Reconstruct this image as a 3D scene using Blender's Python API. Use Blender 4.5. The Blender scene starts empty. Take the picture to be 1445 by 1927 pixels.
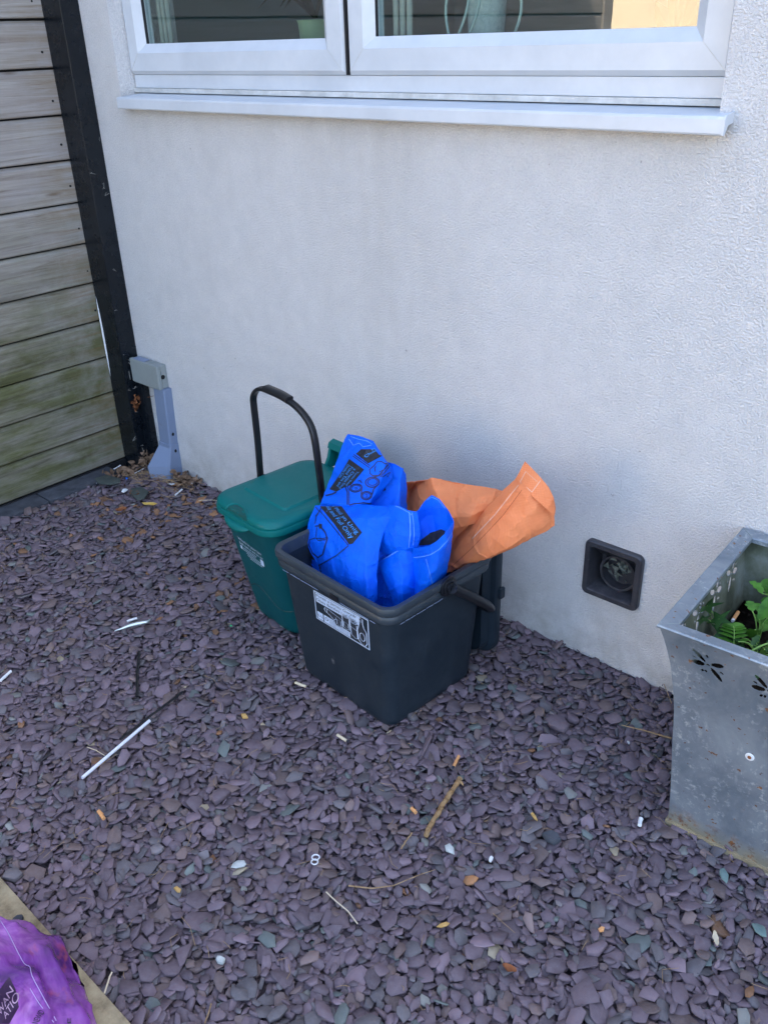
import bpy, bmesh, math, random
import numpy as np
from mathutils import Vector, Matrix, noise
from mathutils.bvhtree import BVHTree

SC = bpy.context.scene
COL = SC.collection
rad = math.radians
rnd = random.Random(7)

# ------------------------------------------------------------------ camera
CAM = Vector((0.0, -1.78035, 1.5))
AX = Matrix(((0.744986772728488, 0.6664741611721977, -0.0284060019961879),
             (-0.2980070152536077, 0.37060637150149467, 0.8796833158939256),
             (-0.5968136453862529, 0.6468872466607388, -0.4747108201720922)))
AX = Matrix(((AX[0][0], AX[0][1], AX[0][2]), (AX[1][0], AX[1][1], AX[1][2]), (AX[2][0], AX[2][1], AX[2][2])))
FPX = 1659.788
cam_d = bpy.data.cameras.new('camera')
cam_o = bpy.data.objects.new('camera', cam_d)
COL.objects.link(cam_o)
r_, u_, f_ = AX[0], AX[1], AX[2]
cam_o.matrix_world = Matrix(((r_[0], u_[0], -f_[0], CAM[0]), (r_[1], u_[1], -f_[1], CAM[1]),
                             (r_[2], u_[2], -f_[2], CAM[2]), (0, 0, 0, 1)))
cam_d.sensor_fit = 'VERTICAL'
cam_d.sensor_height = 24.0
cam_d.lens = FPX / 1927.0 * 24.0
cam_d.clip_start = 0.02
cam_d.clip_end = 500
SC.camera = cam_o

# ------------------------------------------------------------------ world, sun, exposure
SUN_EL, SUN_AZ = rad(50), rad(20)       # the sun stands behind the house wall (+y)
w = bpy.data.worlds.new('World')
SC.world = w
w.use_nodes = True
nt = w.node_tree
bg = nt.nodes['Background']
sky = nt.nodes.new('ShaderNodeTexSky')
sky.sky_type = 'NISHITA'
sky.sun_disc = False
sky.sun_elevation = SUN_EL
sky.sun_rotation = SUN_AZ
sky.air_density = 1.0
sky.dust_density = 4.0
nt.links.new(sky.outputs[0], bg.inputs[0])
bg.inputs[1].default_value = 0.15
sun = bpy.data.lights.new('sun', 'SUN')
sun.energy = 3.5
sun.angle = rad(0.5)
sun.color = (1.0, 0.93, 0.82)
so = bpy.data.objects.new('sun', sun)
COL.objects.link(so)
sd = Vector((math.sin(SUN_AZ) * math.cos(SUN_EL), math.cos(SUN_AZ) * math.cos(SUN_EL), math.sin(SUN_EL)))
so.rotation_euler = sd.to_track_quat('Z', 'Y').to_euler()
so.location = sd * 20
SC.view_settings.view_transform = 'Standard'
SC.view_settings.look = 'None'
SC.view_settings.exposure = 2.68
SC.view_settings.gamma = 1.0

# ------------------------------------------------------------------ helpers
def ray(px, py):
    v = Vector((px - 722.5, 963.5 - py, FPX))
    return (AX.transposed() @ v).normalized()

def at(px, py, axis, val):
    """the point of the plane (axis = val) seen at photo pixel px, py"""
    d = ray(px, py)
    return CAM + d * ((val - CAM[axis]) / d[axis])

def Y(px, py, y): return at(px, py, 1, y)
def G(px, py, z=0.0): return at(px, py, 2, z)

def tag(o, label=None, cat=None, group=None, kind=None):
    if label: o['label'] = label
    if cat: o['category'] = cat
    if group: o['group'] = group
    if kind: o['kind'] = kind
    return o

def thing(name, loc, label, cat, group=None):
    o = bpy.data.objects.new(name, None)
    o.empty_display_size = 0.05
    COL.objects.link(o)
    o.location = loc
    bpy.context.view_layer.update()
    return tag(o, label, cat, group)

def wloc(o):
    v = Vector((0, 0, 0))
    while o:
        v += o.location
        o = o.parent
    return v

def obj(name, verts, faces, mat, parent=None, smooth=False, uvs=None, origin=None):
    """verts in world coordinates; origin = world point for the object's own origin"""
    org = Vector(origin) if origin is not None else (wloc(parent) if parent else Vector((0, 0, 0)))
    if origin is None and not parent and len(verts):
        n = len(verts)
        org = Vector((sum(v[0] for v in verts) / n, sum(v[1] for v in verts) / n, min(v[2] for v in verts)))
    me = bpy.data.meshes.new(name)
    me.from_pydata([tuple(Vector(v) - org) for v in verts], [], faces)
    me.validate()
    me.update()
    if smooth:
        me.polygons.foreach_set('use_smooth', [True] * len(me.polygons))
    if uvs is not None:
        ul = me.uv_layers.new(name='UVMap')
        for lp in me.loops:
            ul.data[lp.index].uv = uvs[lp.vertex_index]
    if mat: me.materials.append(mat)
    o = bpy.data.objects.new(name, me)
    COL.objects.link(o)
    if parent:
        o.parent = parent
        o.location = org - wloc(parent)
    else:
        o.location = org
    return o

def smooth_angle(o, ang=35):
    me = o.data
    me.polygons.foreach_set('use_smooth', [True] * len(me.polygons))
    try: me.set_sharp_from_angle(angle=rad(ang))
    except Exception: pass
    return o

def catmull(P, k=4):
    out = []
    for i in range(len(P) - 1):
        p0, p1, p2, p3 = P[max(i - 1, 0)], P[i], P[i + 1], P[min(i + 2, len(P) - 1)]
        for j in range(k):
            t = j / k
            out.append(.5 * ((2 * p1) + (p2 - p0) * t + (2 * p0 - 5 * p1 + 4 * p2 - p3) * t * t + (3 * p1 - p0 - 3 * p2 + p3) * t ** 3))
    out.append(P[-1]); return out

class MB:
    def __init__(s): s.v = []; s.f = []
    def add(s, vs, fs):
        b = len(s.v)
        s.v += [Vector(v) for v in vs]
        s.f += [tuple(b + i for i in f) for f in fs]
    def box(s, a, b, bev=0.0, rot=0.0, c=None):
        x0, y0, z0 = a; x1, y1, z1 = b
        bm = bmesh.new()
        bmesh.ops.create_cube(bm, size=1.0)
        for v in bm.verts:
            v.co = Vector(((x0 + x1) / 2 + v.co.x * (x1 - x0), (y0 + y1) / 2 + v.co.y * (y1 - y0), (z0 + z1) / 2 + v.co.z * (z1 - z0)))
        if bev > 0:
            bmesh.ops.bevel(bm, geom=list(bm.edges), offset=bev, segments=2, profile=0.6, affect='EDGES')
        s.bm(bm, rot, c)
    def bm(s, bm, rot=0.0, c=None):
        bm.verts.ensure_lookup_table()
        vs = [v.co.copy() for v in bm.verts]
        if rot:
            R = Matrix.Rotation(rot, 3, 'Z'); cc = Vector(c)
            vs = [R @ (v - cc) + cc for v in vs]
        fs = [tuple(v.index for v in f.verts) for f in bm.faces]
        bm.free()
        s.add(vs, fs)
    def tube(s, pts, r, n=8, cap=True, flat=None):
        pts = [Vector(p) for p in pts]
        rs = r if isinstance(r, (list, tuple)) else [r] * len(pts)
        up = Vector((0, 0, 1)); rings = []
        prev = None
        for i, p in enumerate(pts):
            t = (pts[min(i + 1, len(pts) - 1)] - pts[max(i - 1, 0)]).normalized()
            if prev is None:
                a = t.cross(up)
                if a.length < 1e-3: a = t.cross(Vector((0, 1, 0)))
            else:
                a = prev - t * prev.dot(t)
            a.normalize(); prev = a
            b = t.cross(a)
            k = flat if flat else 1.0
            rings.append([p + a * math.cos(2 * math.pi * j / n) * rs[i] + b * math.sin(2 * math.pi * j / n) * rs[i] * k for j in range(n)])
        vs = [v for rg in rings for v in rg]; fs = []
        for i in range(len(pts) - 1):
            for j in range(n):
                k = (j + 1) % n
                fs.append((i * n + j, i * n + k, (i + 1) * n + k, (i + 1) * n + j))
        if cap:
            fs.append(tuple(range(n))[::-1]); fs.append(tuple((len(pts) - 1) * n + j for j in range(n)))
        s.add(vs, fs)
    def loft(s, rings, cap0=True, cap1=True):
        n = len(rings[0]); vs = [v for rg in rings for v in rg]; fs = []
        for i in range(len(rings) - 1):
            for j in range(n):
                k = (j + 1) % n
                fs.append((i * n + j, i * n + k, (i + 1) * n + k, (i + 1) * n + j))
        if cap0: fs.append(tuple(range(n))[::-1])
        if cap1: fs.append(tuple((len(rings) - 1) * n + j for j in range(n)))
        s.add(vs, fs)
    def build(s, name, mat, parent=None, smooth=False, ang=None, origin=None):
        o = obj(name, s.v, s.f, mat, parent, smooth, origin=origin)
        if ang: smooth_angle(o, ang)
        return o

def rrect(w_, d_, r, n=6):
    """rounded rectangle outline, counter-clockwise"""
    out = []
    for cx, cy, a0 in ((w_ / 2 - r, d_ / 2 - r, 0), (-w_ / 2 + r, d_ / 2 - r, 90), (-w_ / 2 + r, -d_ / 2 + r, 180), (w_ / 2 - r, -d_ / 2 + r, 270)):
        for i in range(n + 1):
            a = rad(a0 + 90 * i / n)
            out.append((cx + r * math.cos(a), cy + r * math.sin(a)))
    return out

# ------------------------------------------------------------------ materials
def mat(name, color, rough=0.6, spec=0.5, metal=0.0):
    m = bpy.data.materials.new(name)
    m.use_nodes = True
    b = m.node_tree.nodes['Principled BSDF']
    b.inputs['Base Color'].default_value = (*color, 1)
    b.inputs['Roughness'].default_value = rough
    b.inputs['Specular IOR Level'].default_value = spec
    b.inputs['Metallic'].default_value = metal
    return m

class N:
    """small node helper"""
    def __init__(s, m): s.m = m; s.t = m.node_tree; s.b = s.t.nodes['Principled BSDF']
    def n(s, typ, **kw):
        x = s.t.nodes.new(typ)
        for k, v in kw.items():
            if k.startswith('_'): setattr(x, k[1:], v)
            else: x.inputs[k.replace('__', ' ')].default_value = v
        return x
    def l(s, a, b): s.t.links.new(a, b)
    def co(s, kind='Object', scale=(1, 1, 1), loc=(0, 0, 0), rot=(0, 0, 0)):
        c = s.t.nodes.new('ShaderNodeTexCoord'); mp = s.t.nodes.new('ShaderNodeMapping')
        s.l(c.outputs[kind], mp.inputs[0])
        mp.inputs['Scale'].default_value = scale; mp.inputs['Location'].default_value = loc; mp.inputs['Rotation'].default_value = rot
        return mp.outputs[0]
    def noise(s, co, scale, detail=4, rough=0.55, dist=0.0):
        x = s.n('ShaderNodeTexNoise'); x.inputs['Scale'].default_value = scale; x.inputs['Detail'].default_value = detail
        x.inputs['Roughness'].default_value = rough; x.inputs['Distortion'].default_value = dist
        s.l(co, x.inputs['Vector']); return x.outputs[0]
    def ramp(s, fac, stops):
        x = s.t.nodes.new('ShaderNodeValToRGB'); s.l(fac, x.inputs[0]); e = x.color_ramp.elements
        while len(e) < len(stops): e.new(0.5)
        for el, (p, c) in zip(e, stops):
            el.position = p; el.color = (*c, 1) if len(c) == 3 else c
        return x.outputs[0]
    def mix(s, fac, a, b, mode='MIX'):
        x = s.t.nodes.new('ShaderNodeMix'); x.data_type = 'RGBA'; x.blend_type = mode
        for i, v in ((0, fac), (6, a), (7, b)):
            if isinstance(v, (int, float)): x.inputs[i].default_value = v
            elif isinstance(v, (tuple, list)): x.inputs[i].default_value = (*v, 1)
            else: s.l(v, x.inputs[i])
        return x.outputs[2]
    def math(s, op, a, b=None):
        x = s.t.nodes.new('ShaderNodeMath'); x.operation = op
        for i, v in ((0, a), (1, b)):
            if v is None: continue
            if isinstance(v, (int, float)): x.inputs[i].default_value = v
            else: s.l(v, x.inputs[i])
        return x.outputs[0]
    def bump(s, h, strength=0.5, dist=0.002):
        x = s.t.nodes.new('ShaderNodeBump'); x.inputs['Strength'].default_value = strength; x.inputs['Distance'].default_value = dist
        s.l(h, x.inputs['Height']); s.l(x.outputs[0], s.b.inputs['Normal']); return x
    def sep(s, co):
        x = s.t.nodes.new('ShaderNodeSeparateXYZ'); s.l(co, x.inputs[0]); return x.outputs
    def maprange(s, v, a, b, c=0.0, d=1.0):
        x = s.t.nodes.new('ShaderNodeMapRange'); s.l(v, x.inputs[0])
        for i, q in enumerate((a, b, c, d)): x.inputs[1 + i].default_value = q
        return x.outputs[0]

def world_co(n):
    g = n.t.nodes.new('ShaderNodeNewGeometry'); return g.outputs['Position']

def m_render():
    m = mat('rendered_wall', (.6, .59, .58), 0.9, 0.2); n = N(m); c = world_co(n)
    big = n.noise(c, 1.6, 5, .6); mid = n.noise(c, 14, 5, .65)
    col = n.ramp(big, [(.3, (.80, .775, .755)), (.7, (.87, .845, .825))])
    col = n.mix(n.maprange(mid, .35, .75, 0.0, .22), col, (.45, .445, .44))
    s = n.sep(c)
    # run-off dirt under the sill, and grime just above the ground
    stretch = n.t.nodes.new('ShaderNodeMapping'); n.l(c, stretch.inputs[0]); stretch.inputs['Scale'].default_value = (9, 9, 1.1)
    st = n.noise(stretch.outputs[0], 1.0, 5, .6)
    under = n.math('MULTIPLY', n.maprange(s[2], 1.05, 1.33, 0, 1), n.maprange(s[2], 1.36, 1.33, 0, 1))
    f = n.math('MULTIPLY', under, n.maprange(st, .4, .75, .0, .22))
    col = n.mix(f, col, (.36, .33, .29))
    f2 = n.math('MULTIPLY', n.maprange(s[2], .22, .0, 0, 1), n.maprange(n.noise(c, 7, 5, .7), .38, .7, .05, .7))
    col = n.mix(f2, col, (.38, .33, .25))
    # one broad vertical weather stain in the middle
    dx = n.math('ABSOLUTE', n.math('ADD', s[0], 1.62))
    band = n.math('MULTIPLY', n.maprange(dx, .0, .38, 1, 0), n.maprange(s[2], .3, .9, .25, 1))
    f3 = n.math('MULTIPLY', band, n.maprange(n.noise(stretch.outputs[0], .8, 4, .6), .35, .65, .04, .24))
    col = n.mix(f3, col, (.42, .38, .33))
    # scattered small dark scuffs
    sp = n.noise(c, 55, 2, .5)
    col = n.mix(n.maprange(sp, .74, .78, 0, .55), col, (.25, .2, .16))
    gr = n.noise(c, 210, 3, .6)      # grain tone follows the bump: hollows painted darker, as relief shade
    col = n.mix(n.maprange(gr, .38, .62, .26, 0), col, (.46, .46, .48))
    n.l(col, n.b.inputs['Base Color'])
    # wormy roughcast
    wob = n.t.nodes.new('ShaderNodeTexNoise'); wob.inputs['Scale'].default_value = 60; n.l(c, wob.inputs[0])
    add = n.t.nodes.new('ShaderNodeVectorMath'); add.operation = 'MULTIPLY_ADD'
    n.l(wob.outputs['Color'], add.inputs[0]); add.inputs[1].default_value = (.012, .012, .012); n.l(c, add.inputs[2])
    a = n.noise(c, 210, 3, .55)
    b_ = n.noise(c, 300, 3, .6)
    h = n.math('ADD', n.maprange(a, .36, .62, 0, 1), n.math('MULTIPLY', b_, .5))
    n.bump(h, .95, 0.0031)
    return m

def m_wood():
    m = mat('weathered_boards', (.3, .25, .2), 0.85, 0.2); n = N(m)
    g = n.co('Object', (1, 1, 1)); c = world_co(n)
    s = n.sep(c)
    # each board has its own offset
    k = n.math('FLOOR', n.math('DIVIDE', n.math('SUBTRACT', s[2], .011), .1425))
    off = n.t.nodes.new('ShaderNodeCombineXYZ'); n.l(n.math('MULTIPLY', k, 7.31), off.inputs[1]); n.l(n.math('MULTIPLY', k, 3.7), off.inputs[0])
    ad = n.t.nodes.new('ShaderNodeVectorMath'); ad.operation = 'ADD'; n.l(c, ad.inputs[0]); n.l(off.outputs[0], ad.inputs[1])
    mp = n.t.nodes.new('ShaderNodeMapping'); n.l(ad.outputs[0], mp.inputs[0]); mp.inputs['Scale'].default_value = (4, 2.6, 58)
    gr = n.noise(mp.outputs[0], 1.0, 7, .68, .7)
    mp2 = n.t.nodes.new('ShaderNodeMapping'); n.l(ad.outputs[0], mp2.inputs[0]); mp2.inputs['Scale'].default_value = (3, 2.4, 9)
    bl = n.noise(mp2.outputs[0], 1.0, 5, .65)
    col = n.ramp(gr, [(.28, (.15, .12, .095)), (.42, (.28, .245, .215)), (.6, (.37, .34, .31)), (.8, (.47, .44, .42))])
    col = n.mix(n.maprange(bl, .42, .68, 0, .45), col, (.32, .29, .30))
    # green algae, mostly on the lower boards
    al = n.noise(mp2.outputs[0], 1.7, 6, .65)
    hz = n.maprange(s[2], 1.1, .5, .10, 1.0)
    f = n.math('MULTIPLY', hz, n.maprange(al, .30, .60, .40, .95))
    col = n.mix(f, col, n.mix(n.maprange(gr, .3, .7), (.050, .050, .016), (.135, .140, .055)))
    # pale lime patches near the post
    pp = n.noise(c, 9, 6, .7)
    near = n.maprange(s[1], -.42, -.1, 0, 1)
    col = n.mix(n.math('MULTIPLY', near, n.maprange(pp, .45, .68, 0, .32)), col, (.40, .39, .40))
    # knots and orange tint along the end grain
    vo = n.t.nodes.new('ShaderNodeTexVoronoi'); vo.inputs['Scale'].default_value = 1.0
    mp3 = n.t.nodes.new('ShaderNodeMapping'); n.l(ad.outputs[0], mp3.inputs[0]); mp3.inputs['Scale'].default_value = (3, 2.6, 11)
    n.l(mp3.outputs[0], vo.inputs['Vector'])
    col = n.mix(n.maprange(vo.outputs['Distance'], .10, .02, 0, .7), col, (.12, .075, .045))
    col = n.mix(n.math('MULTIPLY', n.maprange(s[1], -.25, -.06, 0, 1), n.maprange(gr, .55, .4, 0, .35)), col, (.30, .2, .09))
    n.l(col, n.b.inputs['Base Color'])
    n.bump(gr, .55, .003)
    return m

def m_plastic(name, base, rough, dust=(.3, .3, .3), dustf=.12, spec=.5, bumpd=.0004):
    m = mat(name, base, rough, spec); n = N(m); c = n.co('Object')
    a = n.noise(c, 9, 6, .7); b_ = n.noise(c, 60, 4, .7)
    f = n.math('MULTIPLY', n.maprange(a, .4, .75, 0, 1), n.maprange(b_, .35, .75, 0.1, 1))
    sc = n.noise(n.co('Object', (14, 160, 40), (0, 0, 0), (.4, .3, .7)), 1.0, 2, .5)
    sm = n.noise(c, 28, 3, .6)
    f = n.math('MAXIMUM', f, n.math('MULTIPLY', n.maprange(sc, .70, .74, 0, 1.3), n.maprange(sm, .5, .62, 0, 1)))
    n.l(n.mix(n.math('MULTIPLY', f, dustf), base, dust), n.b.inputs['Base Color'])
    n.l(n.maprange(a, .3, .7, rough - .06, rough + .14), n.b.inputs['Roughness'])
    n.bump(n.noise(c, 300, 2, .5), .35, bumpd)
    return m

def m_cloth(name, base, dark, back=None, rough=.42):
    m = mat(name, base, rough, .25); n = N(m)
    uv = n.co('UV')
    s = n.sep(uv)
    F = 2 * math.pi / 0.0050
    wu = n.math('SINE', n.math('MULTIPLY', s[0], F)); wv = n.math('SINE', n.math('MULTIPLY', s[1], F))
    wv_ = n.math('MULTIPLY', wu, wv)
    c = world_co(n)
    big = n.noise(c, 25, 5, .6)
    col = n.mix(n.maprange(big, .35, .7, 0, .45), base, dark)
    col = n.mix(n.maprange(wv_, .3, -.9, 0, .9), col, dark)
    n.l(col, n.b.inputs['Base Color'])
    cr = n.noise(c, 20, 3, .5, .4)
    rid = n.maprange(n.math('ABSOLUTE', n.math('SUBTRACT', cr, .5)), 0.0, .03, 1.0, 0.0)
    h = n.math('ADD', n.math('MULTIPLY', rid, .35), n.math('MULTIPLY', wv_, .18))
    n.bump(h, .7, .0034)
    n.b.inputs['Subsurface Weight'].default_value = 0.0
    # thin woven plastic lets a little light through
    tr = n.t.nodes.new('ShaderNodeBsdfTranslucent'); n.l(col, tr.inputs[0])
    mx = n.t.nodes.new('ShaderNodeMixShader'); mx.inputs[0].default_value = .14
    out = n.t.nodes['Material Output']
    n.l(n.b.outputs[0], mx.inputs[1]); n.l(tr.outputs[0], mx.inputs[2]); n.l(mx.outputs[0], out.inputs[0])
    return m

def m_galv():
    m = mat('galvanised_steel', (.3, .32, .34), .42, .5, .55); n = N(m); c = n.co('Object')
    a = n.noise(c, 7, 6, .65, .6); b_ = n.noise(c, 70, 5, .75)
    mp = n.co('Object', (30, 30, 9), (0, 0, 0), (0.35, .5, 0)); st = n.noise(mp, 1, 5, .7, .5)
    col = n.ramp(a, [(.3, (.16, .20, .235)), (.5, (.24, .275, .31)), (.72, (.34, .38, .41))])
    f = n.math('MULTIPLY', n.maprange(b_, .53, .64, 0, 1), n.maprange(n.noise(c, 9, 4, .6), .42, .58, 0, .6))
    col = n.mix(f, col, (.60, .62, .63))
    f = n.math('MULTIPLY', n.maprange(st, .58, .7, 0, .6), n.maprange(a, .42, .6))
    col = n.mix(f, col, (.55, .57, .58))
    s = n.sep(c)
    # rust: specks, a line of spots, a blotch by the washer, and the bottom edge
    r1 = n.maprange(n.noise(c, 55, 3, .6), .665, .69, 0, 1)
    low = n.math('MULTIPLY', n.maprange(s[2], .060, .015, 0, 1), n.maprange(n.noise(c, 30, 5, .7), .50, .58, 0, 1))
    yl = n.math('MULTIPLY', n.maprange(s[2], .05, .01, 0, 1), n.maprange(n.noise(c, 10, 4, .6), .3, .6, .3, .9))
    col = n.mix(yl, col, (.36, .31, .19))
    dist = n.t.nodes.new('ShaderNodeVectorMath'); dist.operation = 'DISTANCE'
    wob = n.t.nodes.new('ShaderNodeTexNoise'); wob.inputs['Scale'].default_value = 40; n.l(c, wob.inputs[0])
    ad = n.t.nodes.new('ShaderNodeVectorMath'); ad.operation = 'MULTIPLY_ADD'
    n.l(wob.outputs['Color'], ad.inputs[0]); ad.inputs[1].default_value = (.03, .03, .03); n.l(c, ad.inputs[2])
    n.l(ad.outputs[0], dist.inputs[0])
    p = RUSTP
    dist.inputs[1].default_value = (p[0] + .015, p[1] + .015, p[2] + .015)
    r2 = n.maprange(dist.outputs['Value'], .018, .013, 0, 1)
    rr = n.math('MAXIMUM', n.math('MAXIMUM', r1, r2), low)
    rc = n.mix(n.maprange(b_, .4, .6), (.10, .035, .018), (.30, .14, .05))
    col = n.mix(rr, col, rc)
    n.l(col, n.b.inputs['Base Color'])
    n.l(n.maprange(rr, 0, 1, .5, 0), n.b.inputs['Metallic'])
    n.l(n.maprange(b_, .3, .7, .34, .6), n.b.inputs['Roughness'])
    n.bump(n.math('ADD', n.math('MULTIPLY', a, .5), n.math('MULTIPLY', b_, .3)), .4, .002)
    return m

def m_noisy(name, c1, c2, scale=20, rough=.8, bump=.3, spec=.3, c3=None, bd=.002, kind='world'):
    m = mat(name, c1, rough, spec); n = N(m); c = world_co(n) if kind == 'world' else n.co('Object')
    a = n.noise(c, scale, 6, .65)
    st = [(.3, c1), (.7, c2)] if c3 is None else [(.28, c1), (.5, c2), (.72, c3)]
    n.l(n.ramp(a, st), n.b.inputs['Base Color'])
    if bump: n.bump(n.noise(c, scale * 3, 5, .7), bump, bd)
    return m

def m_glass():
    m = bpy.data.materials.new('window_glass'); m.use_nodes = True; t = m.node_tree; t.nodes.clear()
    out = t.nodes.new('ShaderNodeOutputMaterial'); tr = t.nodes.new('ShaderNodeBsdfTransparent'); gl = t.nodes.new('ShaderNodeBsdfGlossy')
    tr.inputs[0].default_value = (.82, .9, .88, 1); gl.inputs['Roughness'].default_value = .0
    fr = t.nodes.new('ShaderNodeFresnel'); fr.inputs[0].default_value = 2.4
    mx = t.nodes.new('ShaderNodeMixShader')
    ge = t.nodes.new('ShaderNodeNewGeometry'); sb = t.nodes.new('ShaderNodeMath'); sb.operation = 'SUBTRACT'; sb.inputs[0].default_value = 1.0
    ml = t.nodes.new('ShaderNodeMath'); ml.operation = 'MULTIPLY'          # only the outward faces mirror
    t.links.new(ge.outputs['Backfacing'], sb.inputs[1]); t.links.new(sb.outputs[0], ml.inputs[0]); t.links.new(fr.outputs[0], ml.inputs[1])
    t.links.new(ml.outputs[0], mx.inputs[0]); t.links.new(tr.outputs[0], mx.inputs[1]); t.links.new(gl.outputs[0], mx.inputs[2]); t.links.new(mx.outputs[0], out.inputs[0])
    return m

def m_purple():
    m = mat('purple_film', (.27, .07, .36), .22, .6); n = N(m); c = n.co('Object')
    a = n.noise(c, 9, 4, .6, .8); b_ = n.noise(c, 17, 3, .5, .3)
    col = n.ramp(a, [(.32, (.07, .015, .13)), (.45, (.18, .04, .28)), (.58, (.32, .09, .42)), (.72, (.50, .22, .58))])
    col = n.mix(n.maprange(b_, .6, .7, 0, .75), col, (.50, .08, .10))
    col = n.mix(n.maprange(n.noise(c, 13, 3, .5), .66, .74, 0, .6), col, (.40, .33, .38))
    n.l(col, n.b.inputs['Base Color'])
    n.b.inputs['Coat Weight'].default_value = .5; n.b.inputs['Coat Roughness'].default_value = .12
    n.bump(n.noise(c, 30, 4, .6, 1.0), .5, .004)
    return m

def m_slate():
    m = mat('slate_chippings', (.1, .09, .12), .72, .35); n = N(m)
    at_ = n.t.nodes.new('ShaderNodeAttribute'); at_.attribute_name = 'tint'
    c = world_co(n)
    a = n.noise(c, 90, 5, .7); b_ = n.noise(c, 420, 3, .6)
    col = n.mix(n.maprange(a, .3, .7, .0, .5), at_.outputs['Color'], n.mix(.5, at_.outputs['Color'], (.24, .22, .24)))
    col = n.mix(n.maprange(b_, .64, .75, 0, .35), col, (.35, .34, .35))
    n.l(col, n.b.inputs['Base Color'])
    n.bump(n.math('ADD', a, n.math('MULTIPLY', b_, .5)), .6, .0022)
    return m

PLX, PLY, PLROT = -0.537, -0.46, rad(3.0)        # the planter's front left top corner
PLO = Vector((PLX, PLY, 0))
RUSTP = (0, 0, 0)
_pr = Y(1418, 1405, -.415) - PLO                  # rust blotch beside the washer
RUSTP = tuple(_pr)

M = {}
M['render'] = m_render()
M['wood'] = m_wood()
M['black_paint'] = m_plastic('black_gloss_paint', (.004, .006, .009), .24, (.10, .12, .14), .10, .35)
M['upvc'] = m_noisy('white_upvc', (.50, .53, .565), (.60, .63, .665), 6, .35, .08, .5, bd=.0006)
M['upvc_grey'] = m_noisy('dirty_white_upvc', (.42, .42, .40), (.66, .66, .64), 25, .5, .1)
M['gap'] = mat('rubber_gasket', (.01, .01, .012), .6)
M['glass'] = m_glass()
M['dark_bin'] = m_plastic('charcoal_plastic', (.011, .020, .030), .42, (.13, .16, .19), .16, .4)
M['dark_rim'] = m_plastic('scuffed_charcoal_rim', (.026, .038, .050), .36, (.2, .22, .24), .25)
M['bin_black'] = m_plastic('black_plastic', (.008, .009, .012), .30, (.1, .1, .1), .1)
M['green_bin'] = m_plastic('green_plastic', (.0, .066, .078), .42, (.03, .16, .17), .16, .28)
M['green_lid'] = m_plastic('green_lid_plastic', (.0, .122, .115), .42, (.03, .22, .19), .16, .25)
M['green_deep'] = mat('green_scoop_shade', (.0, .060, .056), .42)  # lid green darkened to stand for shade in the scoop
M['green_shade'] = mat('green_groove_shade', (.001, .035, .036), .6)  # darker copy of the body green, for the shade in the groove
M['label'] = m_noisy('pale_print', (.42, .52, .70), (.56, .66, .80), 60, .5, 0)
M['label_dark'] = mat('dark_print', (.02, .026, .036), .5)
M['blue'] = m_cloth('blue_woven_sack', (.0, .17, .98), (.0, .09, .84))
M['blue_dk'] = M['blue']
M['orange'] = m_cloth('orange_woven_sack', (.97, .34, .14), (.86, .23, .08))
M['ink'] = m_noisy('black_ink', (.006, .007, .012), (.03, .035, .05), 150, .5, 0)
M['ink_text'] = mat('blue_print', (.03, .28, .80), .5)
M['ink_line'] = mat('navy_line_print', (.003, .01, .07), .5)
M['thread_blue'] = mat('pale_blue_thread', (.12, .33, .85), .8)
M['thread_pale'] = mat('pale_thread', (.90, .52, .36), .8)
M['galv'] = m_galv()
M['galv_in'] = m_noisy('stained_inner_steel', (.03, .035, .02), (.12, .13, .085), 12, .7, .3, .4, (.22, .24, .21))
M['kerb'] = m_noisy('worn_sandstone', (.16, .125, .075), (.31, .25, .155), 30, .95, .6, .2, (.42, .35, .22), .004)
M['edging'] = m_noisy('dark_edging_brick', (.035, .038, .045), (.085, .09, .105), 20, .8, .4)
M['soil'] = m_noisy('dark_soil', (.010, .007, .005), (.035, .025, .018), 80, 1.0, .9, .1, bd=.01)
M['slate'] = m_slate()
M['boxgrey'] = m_plastic('grey_junction_plastic', (.27, .295, .285), .5, (.15, .13, .1), .3)
M['trunk'] = m_plastic('blue_grey_trunking', (.20, .25, .36), .38, (.15, .15, .15), .25)
M['vent'] = m_plastic('black_vent_plastic', (.030, .030, .036), .35, (.2, .19, .2), .4)
M['hole'] = mat('dark_hole', (.004, .004, .005), .8)
M['foil'] = mat('crumpled_foil', (.55, .6, .58), .3, .5, .8)
M['foil_dark'] = m_noisy('dull_foil', (.02, .025, .022), (.20, .23, .20), 80, .4, .5)
M['straw'] = mat('white_paper_straw', (.72, .73, .78), .5)
M['white'] = mat('white_litter', (.75, .76, .76), .6)
M['blackstraw'] = mat('black_straw_plastic', (.008, .008, .010), .35)
M['filter'] = m_noisy('tan_filter', (.58, .25, .09), (.75, .40, .17), 300, .8, .2)
M['bark'] = m_noisy('brown_bark', (.11, .06, .025), (.34, .21, .10), 70, .85, .8, .2, (.45, .31, .17), .003)
M['twig'] = m_noisy('dry_twig', (.20, .12, .06), (.42, .29, .16), 60, .9, .3)
M['palegrass'] = mat('bleached_stalk', (.62, .52, .36), .8)
M['leaf_y'] = m_noisy('yellow_leaf', (.50, .30, .05), (.70, .48, .13), 60, .7, .3)
M['leaf_b'] = m_noisy('brown_leaf', (.07, .04, .025), (.20, .125, .08), 50, .85, .5, .2, (.30, .21, .15))
M['leaf_r'] = m_noisy('rust_leaf', (.16, .05, .02), (.33, .13, .05), 50, .85, .3)
M['white_metal'] = mat('bright_tin', (.80, .82, .85), .35, .5, .25)
M['alu'] = mat('aluminium', (.72, .74, .78), .3, .5, .9)
M['greenleaf'] = m_noisy('green_leaf', (.03, .11, .012), (.10, .26, .03), 40, .45, .2)
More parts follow.
